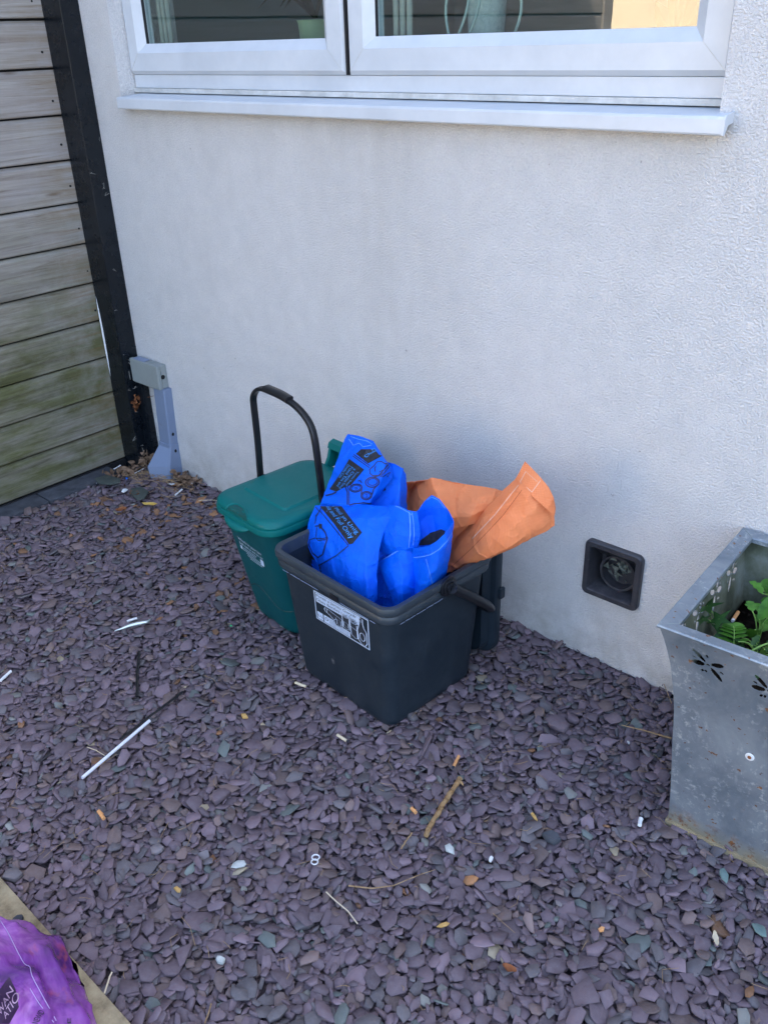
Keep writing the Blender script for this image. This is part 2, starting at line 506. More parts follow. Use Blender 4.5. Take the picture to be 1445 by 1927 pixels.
M['darkleaf'] = m_noisy('dark_green_leaf', (.012, .05, .012), (.035, .10, .022), 40, .5, .2)
M['stem'] = mat('green_stem', (.22, .38, .08), .5)
M['cream'] = mat('cream_house_paint', (.86, .72, .50), .9, .2)
M['room'] = mat('room_wall_paint', (.30, .36, .37), .9, .2)
M['purple'] = m_purple()
M['pot_pale'] = mat('pale_green_glaze', (.35, .45, .28), .4)
M['pot_white'] = m_noisy('white_pebbled_glaze', (.45, .50, .48), (.7, .74, .72), 90, .4, .8, bd=.004)
M['tendril'] = mat('pale_tendril', (.5, .58, .54), .6)
M['roomleaf'] = mat('houseplant_leaf', (.01, .03, .012), .5)
M['cloth_w'] = mat('blind_fabric', (.42, .40, .36), .8)

# ------------------------------------------------------------------ ground and surroundings
def plane(name, x0, x1, y0, y1, z, m, kind='structure', thick=None):
    mb = MB()
    if thick: mb.box((x0, y0, z - thick), (x1, y1, z), .004)
    else: mb.add([(x0, y0, z), (x1, y0, z), (x1, y1, z), (x0, y1, z)], [(0, 1, 2, 3)])
    o = mb.build(name, m); o['kind'] = kind
    return o
M['yard'] = m_noisy('bounce_ground', (.19, .18, .165), (.26, .245, .225), 2, .9, .2)  # unseen ground beyond the paving, made pale to bounce fill light
plane('ground', -200, 200, -200, 200, -.10, M['yard'])
# stone paving beyond the gravel's edge (slabs with open joints), its kerb edge at y = -1.41
mb = MB()
xs = [-3.0, -2.32, -1.62, -.93, -.25, .45]
for i in range(5):
    mb.box((xs[i] + .004, -2.05, -.09), (xs[i + 1] - .004, -1.412 + (.002 if i % 2 else 0), .012), .006)
for i in range(5):
    for k in range(4):
        mb.box((xs[i] + .004, -2.70 - k * .65, -.09), (xs[i + 1] - .004, -2.058 - k * .65, .010), .006)
o = mb.build('pavement', M['kerb'], ang=30); o['kind'] = 'structure'

# ------------------------------------------------------------------ house wall with real openings
WX0, WX1, WZ0, WZ1 = -2.740, -0.748, 1.340, 2.60      # window opening
VX0, VX1, VZ0, VZ1 = -.925, -.790, .215, .350         # vent opening
def holed_wall(x0, x1, z0, z1, holes, depth):
    X = sorted({x0, x1, *[h[0] for h in holes], *[h[1] for h in holes]})
    Z = sorted({z0, z1, *[h[2] for h in holes], *[h[3] for h in holes]})
    mb = MB()
    for i in range(len(X) - 1):
        for j in range(len(Z) - 1):
            cx, cz = (X[i] + X[i + 1]) / 2, (Z[j] + Z[j + 1]) / 2
            if any(h[0] < cx < h[1] and h[2] < cz < h[3] for h in holes): continue
            mb.add([(X[i], 0, Z[j]), (X[i + 1], 0, Z[j]), (X[i + 1], 0, Z[j + 1]), (X[i], 0, Z[j + 1])], [(0, 1, 2, 3)])
            mb.add([(X[i], depth, Z[j]), (X[i + 1], depth, Z[j]), (X[i + 1], depth, Z[j + 1]), (X[i], depth, Z[j + 1])], [(3, 2, 1, 0)])
    for (a, b, c, d) in holes + [(x0, x1, z0, z1)]:
        P = [(a, c), (b, c), (b, d), (a, d)]
        for k in range(4):
            p, q = P[k], P[(k + 1) % 4]
            mb.add([(p[0], 0, p[1]), (q[0], 0, q[1]), (q[0], depth, q[1]), (p[0], depth, p[1])], [(0, 1, 2, 3)])
    return mb
house = thing('house', (-1.5, .15, 0), 'house with pale roughcast rendered wall and white double window above the gravel', 'house')
mb = holed_wall(-6.0, 6.0, -.004, 5.2, [(WX0, WX1, WZ0, WZ1), (VX0, VX1, VZ0, VZ1)], .25)
mb.build('wall', M['render'], house)
mb = MB(); mb.box((-6, .008, -.1), (6, .25, -.0045)); mb.build('damp_course', M['gap'], house)
mb = MB(); mb.box((-6.2, -.25, 5.203), (6.2, 4.0, 5.4), .01); mb.build('roof', M['edging'], house)
mb = MB()   # the dark room behind the window
rx0, rx1, ry1 = -3.4, -.2, 2.6
mb.add([(rx0, .26, 1.0), (rx1, .26, 1.0), (rx1, ry1, 1.0), (rx0, ry1, 1.0), (rx0, .26, 2.9), (rx1, .26, 2.9), (rx1, ry1, 2.9), (rx0, ry1, 2.9)],
       [(0, 1, 2, 3), (4, 7, 6, 5), (3, 2, 6, 7), (0, 3, 7, 4), (1, 5, 6, 2)])
mb.build('room', M['room'], house)
mb = MB(); mb.box((WX0 - .05, .252, 1.40), (WX1 + .05, .42, 1.445), .004); mb.box((WX0, .11, 1.40), (WX1, .2515, 1.445)); mb.build('inner_sill', M['upvc_grey'], house)

# window sweeps
def sweep(mb, x0, x1, z0, z1, prof):
    rings = []
    for d, y in prof:
        rings.append([(x0 + d, y, z0 + d), (x1 - d, y, z0 + d), (x1 - d, y, z1 - d), (x0 + d, y, z1 - d)])
    vs = [v for r in rings for v in r]; fs = []
    for i in range(len(rings) - 1):
        for j in range(4):
            k = (j + 1) % 4
            fs.append((i * 4 + j, i * 4 + k, (i + 1) * 4 + k, (i + 1) * 4 + j))
    mb.add(vs, fs)
win = obj('window', [], [], None, house, origin=(-1.75, .07, 1.4))
bpy.data.objects.remove(win)
mb = MB()
sweep(mb, WX0 + .002, WX1 - .006, 1.374, 2.58, [(0, .12), (0, .070), (.052, .070), (.052, .12)])
mb.box((-1.79, .0705, 1.43), (-1.745, .12, 2.53))
wf = mb.build('window', M['upvc'], house, ang=20)
mb = MB(); sweep(mb, WX1 - .0085, WX1 - .0005, 1.37, 2.59, [(0, .09), (0, .055), (.0035, .055), (.0035, .09)])
mb.build('gasket', M['gap'], wf)
mb = MB(); mb.box((-1.7715, .050, 1.414), (-1.7665, .085, 2.55)); mb.build('gasket', M['gap'], wf)
SASH = [(0, .098), (0, .060), (.011, .048), (.060, .046), (.064, .050), (.086, .066), (.0865, .098)]
for (a, b) in ((-2.741, -1.7725), (-1.7655, -.7585)):
    mb = MB(); sweep(mb, a, b, 1.4135, 2.56, SASH)
    s_ = mb.build('sash', M['upvc'], wf, ang=25)
    mb = MB(); mb.box((a + .082, .078, 1.494), (b - .082, .081, 2.48)); mb.build('pane', M['glass'], s_)
    mb = MB(); sweep(mb, a + .084, b - .084, 1.4975, 2.476, [(0, .0775), (0, .0665), (.0022, .0665), (.0022, .0775)])
    mb.build('glazing_seal', M['gap'], s_)
    for (cx, sx) in ((a, 1), (b, -1)):   # mitre joints in the lower corners
        mb = MB(); mb.tube([(cx + sx * .001, .0595, 1.4145), (cx + sx * .011, .0477, 1.4245), (cx + sx * .060, .0457, 1.4735), (cx + sx * .064, .0497, 1.4775), (cx + sx * .085, .0655, 1.4985)], .0006, 4)
        mb.build('mitre_joint', M['upvc_grey'], s_)
mb = MB()   # sub-cill under the frame and the pressed sill
mb.box((WX0 + .003, .060, 1.3745), (WX1 - .004, .0695, 1.4125), .0015)
mb.build('frame_board', M['upvc'], wf)
mb = MB(); mb.box((WX0 + .002, .052, 1.3615), (WX1 - .002, .10, 1.3738)); mb.build('mastic_bead', M['upvc_grey'], wf)
sx0, sx1 = -2.712, -.724
prof = [(.075, 1.3600), (-.030, 1.3525), (-.0345, 1.3505), (-.0365, 1.346), (-.0375, 1.322), (-.0355, 1.3185), (-.0320, 1.3205), (-.0325, 1.343), (-.028, 1.347), (.075, 1.352)]
mb = MB()
n_ = len(prof)
mb.loft([[(sx0, y, z) for y, z in prof], [(sx1, y, z) for y, z in prof]])
mb.build('sill', M['upvc'], wf, ang=18)
mb = MB(); mb.loft([[(sx1 + .0006, y, z) for y, z in ((.0, 1.358), (-.034, 1.3535), (-.0385, 1.346), (-.0395, 1.319), (-.034, 1.317), (-.022, 1.335), (.0, 1.338))],
                    [(sx1 + .005, y, z) for y, z in ((.0, 1.358), (-.034, 1.3535), (-.0385, 1.346), (-.0395, 1.319), (-.034, 1.317), (-.022, 1.335), (.0, 1.338))]])
mb.build('sill_end_cap', M['upvc'], wf)
# blind edges inside
for x in (-2.655, -1.670):
    mb = MB()
    for k in range(3):
        mb.tube([(x + .008 + k * .022, .125, 1.46), (x + .008 + k * .022, .125, 2.5)], .008, 10)
    tag(mb.build('blind_edge', M['cloth_w'], None, ang=60), 'grey gathered blind edge behind the ' + ('left pane' if x < -2 else 'right pane'), 'blind', 'blinds in the window')
# pots on the inner sill
def lathe(mb, c, prof, n=24):
    mb.loft([[(c[0] + r * math.cos(2 * math.pi * j / n), c[1] + r * math.sin(2 * math.pi * j / n), c[2] + z) for j in range(n)] for r, z in prof])
def leaf_strip(mb, pts, wd, up=Vector((0, 0, 1))):
    pts = [Vector(p) for p in pts]; n = len(pts); L = []; R = []
    for i, p in enumerate(pts):
        t = (pts[min(i + 1, n - 1)] - pts[max(0, i - 1)]).normalized()
        s = t.cross(up)
        if s.length < 1e-4: s = Vector((1, 0, 0))
        s.normalize(); k = math.sin(math.pi * (0.12 + .86 * i / (n - 1))) * wd
        L.append(p + s * k + up * k * .25); R.append(p - s * k + up * k * .25)
    vs = L + pts + R
    fs = []
    for i in range(n - 1):
        fs += [(i, i + 1, n + i + 1, n + i), (n + i, n + i + 1, 2 * n + i + 1, 2 * n + i)]
    mb.add(vs, fs)
c = Vector((-2.045, .2, 1.5))
p1 = thing('plant_pot', (c.x, .22, 1.445), 'small pale green pot with a dark arching houseplant, inside the left pane', 'plant pot')
mb = MB(); lathe(mb, (c.x, .22, 1.446), [(.040, 0), (.044, .01), (.052, .092), (.056, .100), (.050, .100), (.046, .08)]); mb.build('pot', M['pot_pale'], p1, ang=40)
mb = MB()
for k in range(7):
    a = rnd.uniform(2.2, 4.2) if k < 5 else rnd.uniform(0, 1)
    L = rnd.uniform(.08, .16); hh = rnd.uniform(.05, .12)
    pts = [Vector((c.x, .21, 1.55)) + Vector((math.cos(a) * L * 1.6 * t, .02 * math.sin(a), hh * 1.1 * math.sin(t * 2.6))) for t in (0, .25, .5, .75, 1)]
    leaf_strip(mb, pts, .012)
mb.build('leaves', M['roomleaf'], p1)
c = Vector((-1.468, .24, 1.5))
p2 = thing('plant_pot', (c.x, .24, 1.445), 'white pebble textured pot with pale trailing roots, inside the right pane', 'plant pot')
mb = MB(); lathe(mb, (c.x, .24, 1.446), [(.036, 0), (.042, .01), (.046, .08), (.050, .16), (.046, .16), (.044, .13)]); mb.build('pot', M['pot_white'], p2, ang=40)
mb = MB()
for (dx, L, bend) in ((-.055, .1, -.03), (-.03, .08, .02), (.0, .06, .03), (.13, .07, .05)):
    pts = [Vector((c.x + dx * (.4 + .6 * t) + bend * math.sin(3 * t), .175 - .01 * t, 1.66 - (.16) * t)) for t in [i / 8 for i in range(9)]]
    mb.tube(pts, .0035, 6)
mb.build('root', M['tendril'], p2, ang=60)
c = Y(1270, 45, .20)
p3 = thing('plant_pot', (c.x, .25, 1.445), 'dark plant with broad upright leaves, in the right corner of the right pane', 'plant pot')
mb = MB(); lathe(mb, (c.x, .25, 1.446), [(.03, 0), (.036, .05), (.038, .055), (.033, .055)]); mb.build('pot', M['bin_black'], p3, ang=40)
mb = MB()
for (dx, hh) in ((-.05, .06), (.02, .1), (.07, .15), (-.01, .14), (.11, .1)):
    pts = [Vector((c.x + dx * t, .20, 1.47 + hh * 1.3 * t)) for t in (0, .25, .5, .75, 1)]
    leaf_strip(mb, pts, .022, Vector((0, 1, 0)))
mb.build('leaves', M['roomleaf'], p3)

# ------------------------------------------------------------------ vent
vent = thing('air_vent', (-.857, 0, .28), 'square black plastic vent with rounded corners set low in the pale wall', 'vent')
mb = MB()
def rring(w_, h_, r, y): return [(-.8575 + x, y, .2825 + z) for x, z in rrect(w_, h_, r, 5)]
mb.loft([rring(.158, .160, .016, .0), rring(.158, .160, .016, -.012), rring(.152, .154, .014, -.0165), rring(.128, .130, .008, -.0165), rring(.122, .124, .006, -.011), rring(.120, .122, .006, .05)], False, False)
mb.build('vent_frame', M['vent'], vent, ang=30)
mb = MB(); mb.box((-.922, .05, .218), (-.793, .055, .347))
mb.add([(-.917, -.004, .342), (-.798, -.004, .342), (-.798, .035, .305), (-.917, .035, .305)], [(0, 1, 2, 3)])
mb.build('baffle', M['vent'], vent)
mb = MB()
mb.loft([[(-.8575 + r * math.cos(a), y, .270 + r * math.sin(a)) for a in [2 * math.pi * j / 28 for j in range(28)]] for r, y in ((.050, .0495), (.050, .022), (.044, .022), (.043, .0495))], False, False)
mb.build('duct_collar', M['vent'], vent, ang=40)
mb = MB()
for k in range(30):
    p = Vector((-.8575 + rnd.gauss(0, .015), rnd.uniform(.036, .047), .276 + rnd.gauss(0, .016)))
    vs = [p + Vector((rnd.gauss(0, .009), rnd.gauss(0, .004), rnd.gauss(0, .007))) for _ in range(4)]
    mb.add(vs, [(0, 1, 2), (0, 2, 3)])
mb.build('foil_lining', M['foil_dark'], vent)

# ------------------------------------------------------------------ board fence on the left with its black corner post
FX = -3.009
fence = thing('board_fence', (FX, -1.6, 0), 'weathered horizontal timber board fence turning green near the ground, on the left', 'fence')
mb = MB()
z = .011 - .0
k = 0
while z < 3.3:
    z1 = z + .1425
    yA, yB = -3.35, -.052
    t = 0.0
    vs = [(FX - .02, yA, z + .004), (FX - .003, yA, z + .004), (FX, yA, z + .008), (FX, yA, z1 - .014), (FX - .012, yA, z1 - .003), (FX - .02, yA, z1 - .003)]
    # slight step from board to board, small waviness along the length
    st = rnd.uniform(-.0012, .0012)
    rings = []
    for i in range(13):
        y = yA + (yB - yA) * i / 12
        wv = .0010 * math.sin(i * 1.3 + k)
        rings.append([(x + st + (wv if x > FX - .01 else 0), y, zz + wv * .6) for (x, _, zz) in vs])
    mb.loft(rings)
    z = z1; k += 1
mb.build('board_panel', M['wood'], fence, ang=30)
mb = MB(); mb.box((FX - .05, -3.35, -.05), (FX - .0205, -.03, 3.3)); mb.build('backing_board', M['hole'], fence)
mb = MB(); mb.box((FX - .05, -3.45, -.05), (FX + .012, -3.3515, 3.32), .004); mb.build('end_post', M['wood'], fence)
mb = MB(); mb.box((FX - .018, -3.35, -.02), (FX - .001, -.055, .0095), .001); mb.build('bottom_trim', M['gap'], fence)
for (px, py) in ((60, 2), (80, 98), (100, 190), (116, 272), (133, 350), (149, 430), (165, 510), (180, 584)):
    p = at(px, py, 0, FX)
    mb = MB(); mb.loft([[(FX + dx, p.y + r * math.cos(a), p.z + r * math.sin(a)) for a in [2 * math.pi * j / 8 for j in range(8)]] for r, dx in ((.004, -.001), (.0038, .0015), (.0015, .002))])
    mb.build('nail', M['hole'], fence)
mb = MB()
y = -3.4
for k in range(9):
    L = .42
    mb.box((FX - .03, y, -.05), (-2.915 + rnd.uniform(-.003, .003), min(y + L - .005, -.15), .004 + rnd.uniform(-.002, .002)), .004)
    y += L
    if y > -.3: break
tag(mb.build('brick_edging', M['edging'], ang=30), 'row of dark bricks laid flat along the foot of the board fence', 'edging')

post = thing('corner_post', (-2.95, -.04, 0), 'tall glossy black square post in the corner between fence and pale wall', 'post')
mb = MB(); mb.box((-3.0085, -.070, -.03), (-2.898, -.0005, 3.3), .003); mb.build('shaft', M['black_paint'], post)
mb = MB(); mb.box((-2.8975, -.032, -.02), (-2.853, -.0005, .418), .006); mb.build('side_bracket', M['black_paint'], post)
mb = MB()
pts = [Vector((FX + .004 + .008 * math.sin(math.pi * i / 14), -.066 - .004 * math.sin(math.pi * i / 14), .74 - .44 * i / 14)) for i in range(15)]
mb.tube(pts, [.0008 + .0042 * math.sin(math.pi * i / 14) for i in range(15)], 6, flat=.5)
tag(mb.build('plastic_strip', M['white']), 'thin white strip hanging down between the boards and the black post', 'strip')
# cobwebs on the post
mb = MB()
for k in range(22):
    zz = rnd.choice((rnd.uniform(1.0, 1.25), rnd.uniform(.3, .8), rnd.uniform(.05, .4)))
    p = Vector((-2.8972, rnd.uniform(-.068, -.004), zz))
    mb.tube([p, p + Vector((.0012, rnd.gauss(0, .006), rnd.gauss(0, .007))), p + Vector((.0004, rnd.gauss(0, .008), rnd.gauss(0, .012)))], .0005, 4)
o = mb.build('cobweb', M['cloth_w'], post); o['kind'] = 'stuff'

# ------------------------------------------------------------------ junction box and cable trunking
jb = thing('junction_box', (-2.80, -.02, .36), 'pale grey junction box on the wall beside the black post', 'junction box')
mb = MB(); mb.box((-2.888, -.026, .363), (-2.718, -.0005, .452), .003); mb.build('box_base', M['boxgrey'], jb)
mb = MB(); mb.box((-2.890, -.044, .361), (-2.7165, -.0265, .454), .004); mb.build('box_lid', M['boxgrey'], jb)
mb = MB()
mb.loft([[(-2.7175 + dx, -.021 + .0085 * math.cos(a), .408 + .0085 * math.sin(a)) for a in [2 * math.pi * j / 16 for j in range(16)]] for dx in (0, .0018)]); mb.build('cable_hole', M['hole'], jb)
mb = MB(); mb.box((-2.87, -.040, .4542), (-2.80, -.012, .4565), .001); mb.build('top_label', M['trunk'], jb)
mb = MB(); mb.loft([[(-2.775 + r * math.cos(a), -.018 + r * math.sin(a), z) for a in [2 * math.pi * j / 10 for j in range(10)]] for r, z in ((.006, .4535), (.006, .4575), (.003, .458))]); mb.build('screw', M['boxgrey'], jb)
ct = thing('cable_trunking', (-2.74, -.02, 0), 'blue grey cable trunking running from the junction box down to the gravel', 'trunking')
mb = MB()
def trk(z, x0, x1, y): return [(x0, -.0005, z), (x0, y + .004, z), (x0 + .004, y, z), (x1 - .004, y, z), (x1, y + .004, z), (x1, -.0005, z)]
mb.loft([trk(.362, -2.772, -2.704, -.036), trk(.128, -2.786, -2.716, -.036)]); mb.build('duct', M['trunk'], ct, ang=25)
mb = MB()
mb.loft([trk(.136, -2.789, -2.713, -.039), trk(.122, -2.790, -2.713, -.040),
         [(-2.800, -.0005, .02), (-2.800, -.094, .045), (-2.797, -.100, .045), (-2.716, -.060, .055), (-2.712, -.052, .055), (-2.712, -.0005, .055)],
         [(-2.792, -.0005, -.03), (-2.785, -.096, -.03), (-2.780, -.100, -.03), (-2.722, -.070, -.02), (-2.716, -.062, -.02), (-2.716, -.0005, -.02)]])
mb.build('duct_shoe', M['trunk'], ct, ang=20)
for zz in (.178, .108):
    mb = MB(); mb.loft([[(-2.714 + dx, -.018 + .005 * math.cos(a), zz + .007 * math.sin(a)) for a in [2 * math.pi * j / 10 for j in range(10)]] for dx in (0, .002)]); mb.build('screw_hole', M['hole'], ct)

# ------------------------------------------------------------------ neighbouring house seen only mirrored in the panes
nb = thing('house', (-9, -9, 0), 'cream sunlit house opposite, mirrored in the right window pane', 'house')
mb = MB(); mb.box((-16, -12, -.1), (-3.2, -9, 2.9)); mb.build('wall', M['cream'], nb)
mb = MB(); mb.add([(-16.3, -8.7, 2.901), (-2.9, -8.7, 2.901), (-2.9, -12.3, 2.901), (-16.3, -12.3, 2.901), (-16.3, -10.5, 4.2), (-2.9, -10.5, 4.2)], [(0, 1, 5, 4), (2, 3, 4, 5), (0, 4, 3), (1, 2, 5), (0, 3, 2, 1)]); mb.build('roof', M['edging'], nb)
for x in (-14.5, -11.5):
    mb = MB(); mb.box((x, -8.99, 1.0), (x + 1.2, -8.95, 2.2)); f = mb.build('window', M['upvc'], nb)
    mb = MB(); mb.box((x + .07, -8.949, 1.07), (x + 1.13, -8.945, 2.13)); mb.build('pane', M['hole'], f)

# ------------------------------------------------------------------ slate chippings, dropped one by one onto a height grid
GX0, GX1, GY0, GY1 = -2.925, .42, -1.420, .030
CELL = .004
def make_gravel():
    rs = np.random.RandomState(11)
    nx = int((GX1 - GX0) / CELL) + 40; ny = int((GY1 - GY0) / CELL) + 40
    Hh = np.zeros((ny, nx), np.float32)
    NCH = 42000
    V = []; F = []; LS = []; T = []
    vb = 0
    allv = []; loops = []; lens = []; tints = []
    for i in range(NCH):
        big = rs.rand()
        late = i > NCH * .55
        L = .0110 * math.exp(rs.normal(0, .38)) + .0025          # half length
        if late and big < .05: L *= 1.45
        Wd = L * rs.uniform(.42, .88)
        speck = late and rs.rand() < .022
        if speck: L = rs.uniform(.0030, .0055); Wd = L * .7
        th = min(.0075, max(.0022, rs.normal(.0042, .0014)))
        if rs.rand() < .04: th = L * .55
        L = min(L, .025)
        best = 9.0                                   # stones roll into the lowest of a few spots
        for _k in range(5):
            xa = rs.uniform(GX0 + L * .7, GX1); ya = rs.uniform(GY0 + L * .6, GY1 - L * .2)
            ia = int((xa - GX0) / CELL) + 20; ja = int((ya - GY0) / CELL) + 20
            hq = float(Hh[ja - 1:ja + 2, ia - 1:ia + 2].mean())
            if hq < best: best = hq; x, y = xa, ya
        ang = rs.uniform(0, math.pi)
        ca, sa = math.cos(ang), math.sin(ang)
        ci = int((x - GX0) / CELL) + 20; cj = int((y - GY0) / CELL) + 20
        R = int(L / CELL) + 1
        i0, i1, j0, j1 = max(ci - R, 0), min(ci + R + 1, nx), max(cj - R, 0), min(cj + R + 1, ny)
        gx = (np.arange(i0, i1) - ci) * CELL; gy = (np.arange(j0, j1) - cj) * CELL
        XX, YY = np.meshgrid(gx, gy)
        U = XX * ca + YY * sa; W_ = -XX * sa + YY * ca
        mask = (U / L) ** 2 + (W_ / Wd) ** 2 < .9
        hs = Hh[j0:j1, i0:i1]
        hv = hs[mask]
        if hv.size < 4: continue
        xs_ = XX[mask]; ys_ = YY[mask]
        h0 = hv.mean(); dx = xs_ - xs_.mean(); dy = ys_ - ys_.mean()
        sxx = (dx * dx).sum() + 1e-7; syy = (dy * dy).sum() + 1e-7
        a = (dx * (hv - h0)).sum() / sxx + rs.normal(0, .17); b = (dy * (hv - h0)).sum() / syy + rs.normal(0, .17)
        steep = rs.rand() < .08
        m = math.hypot(a, b)
        lim = .5
        if m > lim: a *= lim / m; b *= lim / m
        if steep:
            q = rs.uniform(0, 2 * math.pi); tt = rs.uniform(.7, 1.6); a += tt * math.cos(q); b += tt * math.sin(q)
        res = hv - (a * xs_ + b * ys_)
        base = np.percentile(res, 78) if not steep else res.mean()
        if base + h0 * 0 > .050: continue
        newh = base + a * XX + b * YY + th
        up = mask & (newh > hs)
        hs[up] = newh[up] if not steep else np.minimum(newh[up], hs[up] + .010)
        # outline polygon
        n = rs.randint(5, 8)
        an = np.sort((np.arange(n) + rs.uniform(-.42, .42, n)) * 2 * math.pi / n)
        rr = 1.06 + rs.uniform(-.30, .14, n)
        sq = rs.uniform(.95, 1.15)
        pu = np.sign(np.cos(an)) * np.abs(np.cos(an)) ** (1 / sq) * rr * L; pw = np.sign(np.sin(an)) * np.abs(np.sin(an)) ** (1 / sq) * rr * Wd
        nrm = np.array([-a, -b, 1.0]); nrm /= np.linalg.norm(nrm)
        ex = np.array([ca, sa, a * ca + b * sa]); ex /= np.linalg.norm(ex)
        ey = np.cross(nrm, ex)
        cz = np.array([x, y, base])
        rings = []
        e = min(.0009, th * .25)
        tw = rs.uniform(-.08, .08)
        for sc, zz in ((.93, 0.0), (1.0, th * .35), (.99, th - e), (.99 - e / L * 1.1, th)):
            zz_arr = zz + (tw * pu * (zz > 0) * .5)
            rings.append(cz + np.outer(pu * sc, ex) + np.outer(pw * sc, ey) + np.outer(zz_arr, nrm))
        allv.append(np.concatenate(rings))
        idx = np.arange(n)
        nxt = (idx + 1) % n
        for k in range(3):
            q = np.stack([k * n + idx, k * n + nxt, (k + 1) * n + nxt, (k + 1) * n + idx], 1) + vb
            loops.append(q.ravel()); lens.append(np.full(n, 4))
        loops.append(3 * n + idx + vb); lens.append(np.array([n]))
        vb += 4 * n
        # colour of the stone
        c = rs.rand(); v = 1.12 * math.exp(rs.normal(0, .20))
        d_corner = math.hypot(x + 2.55, y + .22); d_bin = math.hypot(x + 1.95, y + .45)
        rusty = .003 + .16 * math.exp(-(d_corner / .22) ** 2) + .12 * math.exp(-(d_bin / .13) ** 2)
        if c < rusty: t_ = np.array([.24, .11, .04]) * v * rs.uniform(.5, 1.2)
        elif c < rusty + .015: t_ = np.array([.095, .115, .105]) * v
        elif c < rusty + .021: t_ = np.array([.19, .19, .17]) * v
        elif c < rusty + .024: t_ = np.array([.28, .23, .15]) * v
        elif c < rusty + .17: t_ = np.array([.098, .086, .090]) * v
        elif c < rusty + .30: t_ = np.array([.126, .086, .078]) * v
        else: t_ = np.array([.118, .083, .097]) * v
        if speck: t_ = np.array([[.50, .50, .48], [.42, .33, .20], [.30, .34, .33]][rs.randint(3)]) * rs.uniform(.7, 1.2)
        tints.append(np.tile(np.append(t_, 1.0), (4 * n, 1)))
    Vv = np.concatenate(allv); Lp = np.concatenate(loops).astype(np.int32); Ln = np.concatenate(lens).astype(np.int32)
    mean = float(np.percentile(Hh[60:-60, 60:-60], 62))
    Vv[:, 2] -= mean
    me = bpy.data.meshes.new('slate_gravel')
    me.vertices.add(len(Vv)); me.vertices.foreach_set('co', Vv.astype(np.float32).ravel())
    me.loops.add(len(Lp)); me.loops.foreach_set('vertex_index', Lp)
    me.polygons.add(len(Ln)); st = np.concatenate([[0], np.cumsum(Ln)[:-1]]).astype(np.int32)
    me.polygons.foreach_set('loop_start', st)
    me.update(calc_edges=True)
    ca_ = me.color_attributes.new('tint', 'FLOAT_COLOR', 'POINT')
    ca_.data.foreach_set('color', np.concatenate(tints).astype(np.float32).ravel())
    me.materials.append(M['slate'])
    o = bpy.data.objects.new('slate_gravel', me); COL.objects.link(o)
    tag(o, 'loose purple and grey slate chippings covering the ground in front of the wall', 'gravel', kind='stuff')
    print('gravel', len(allv), 'chips', len(Vv), 'verts; depth', mean)
    return Hh, mean
HF, HM = make_gravel()
M['grit'] = m_noisy('slate_dust', (.030, .024, .027), (.085, .068, .075), 160, .95, .9, .2, (.13, .10, .11), .006)
bed = [[(x, y, -.017 + .004 * noise.noise(Vector((x * 30, y * 30, 0)))) for x in np.linspace(GX0 - .05, GX1 + 1.5, 160)] for y in np.linspace(GY0 - .01, .03, 60)]
mb = MB(); mb.add([Vector(p) for row in bed for p in row], [(j * 160 + i, j * 160 + i + 1, (j + 1) * 160 + i + 1, (j + 1) * 160 + i) for j in range(59) for i in range(159)])
o = mb.build('slate_dust_bed', M['grit'], smooth=True); o['kind'] = 'structure'

def gh(x, y, r=.006):
    i = int((x - GX0) / CELL) + 20; j = int((y - GY0) / CELL) + 20; k = max(1, int(r / CELL))
    s = HF[max(0, j - k):j + k + 1, max(0, i - k):i + k + 1]
    return (float(s.max()) if s.size else HM) - HM

# ------------------------------------------------------------------ litter and debris lying on the gravel
def on_ground(px, py, lift=0.0, r=.006):
    p = G(px, py, 0.004); return Vector((p.x, p.y, gh(p.x, p.y, r) + lift))
def rod(name, ends, r, m, label, cat, n=10, hollow=False, group=None, flat=None, jag=0.0, taper=None, bend=None):
    """a straight or bent rod resting on the stones below its ends"""
    P = [on_ground(px, py, r * .9) for px, py in ends]
    hs = []
    for a, b in zip(P[:-1], P[1:]):
        for i in range(9): q = a.lerp(b, i / 8); hs.append(gh(q.x, q.y, .004))
    zm = max(hs) + r * 1.3
    for p in P: p.z = zm
    pts = []
    for a, b in zip(P[:-1], P[1:]):
        for i in range(6): pts.append(a.lerp(b, i / 6))
    pts.append(P[-1])
    if jag:
        pts = [p + Vector((rnd.gauss(0, jag), rnd.gauss(0, jag), abs(rnd.gauss(0, jag * .4)))) for p in pts]
    rs = [r * (taper(i / (len(pts) - 1)) if taper else 1) for i in range(len(pts))]
    mb = MB(); mb.tube(pts, rs, n, cap=not hollow, flat=flat)
    if hollow: mb.tube(pts, [q * .82 for q in rs], n, cap=False, flat=flat)
    return tag(mb.build(name, m, ang=50), label, cat, group)

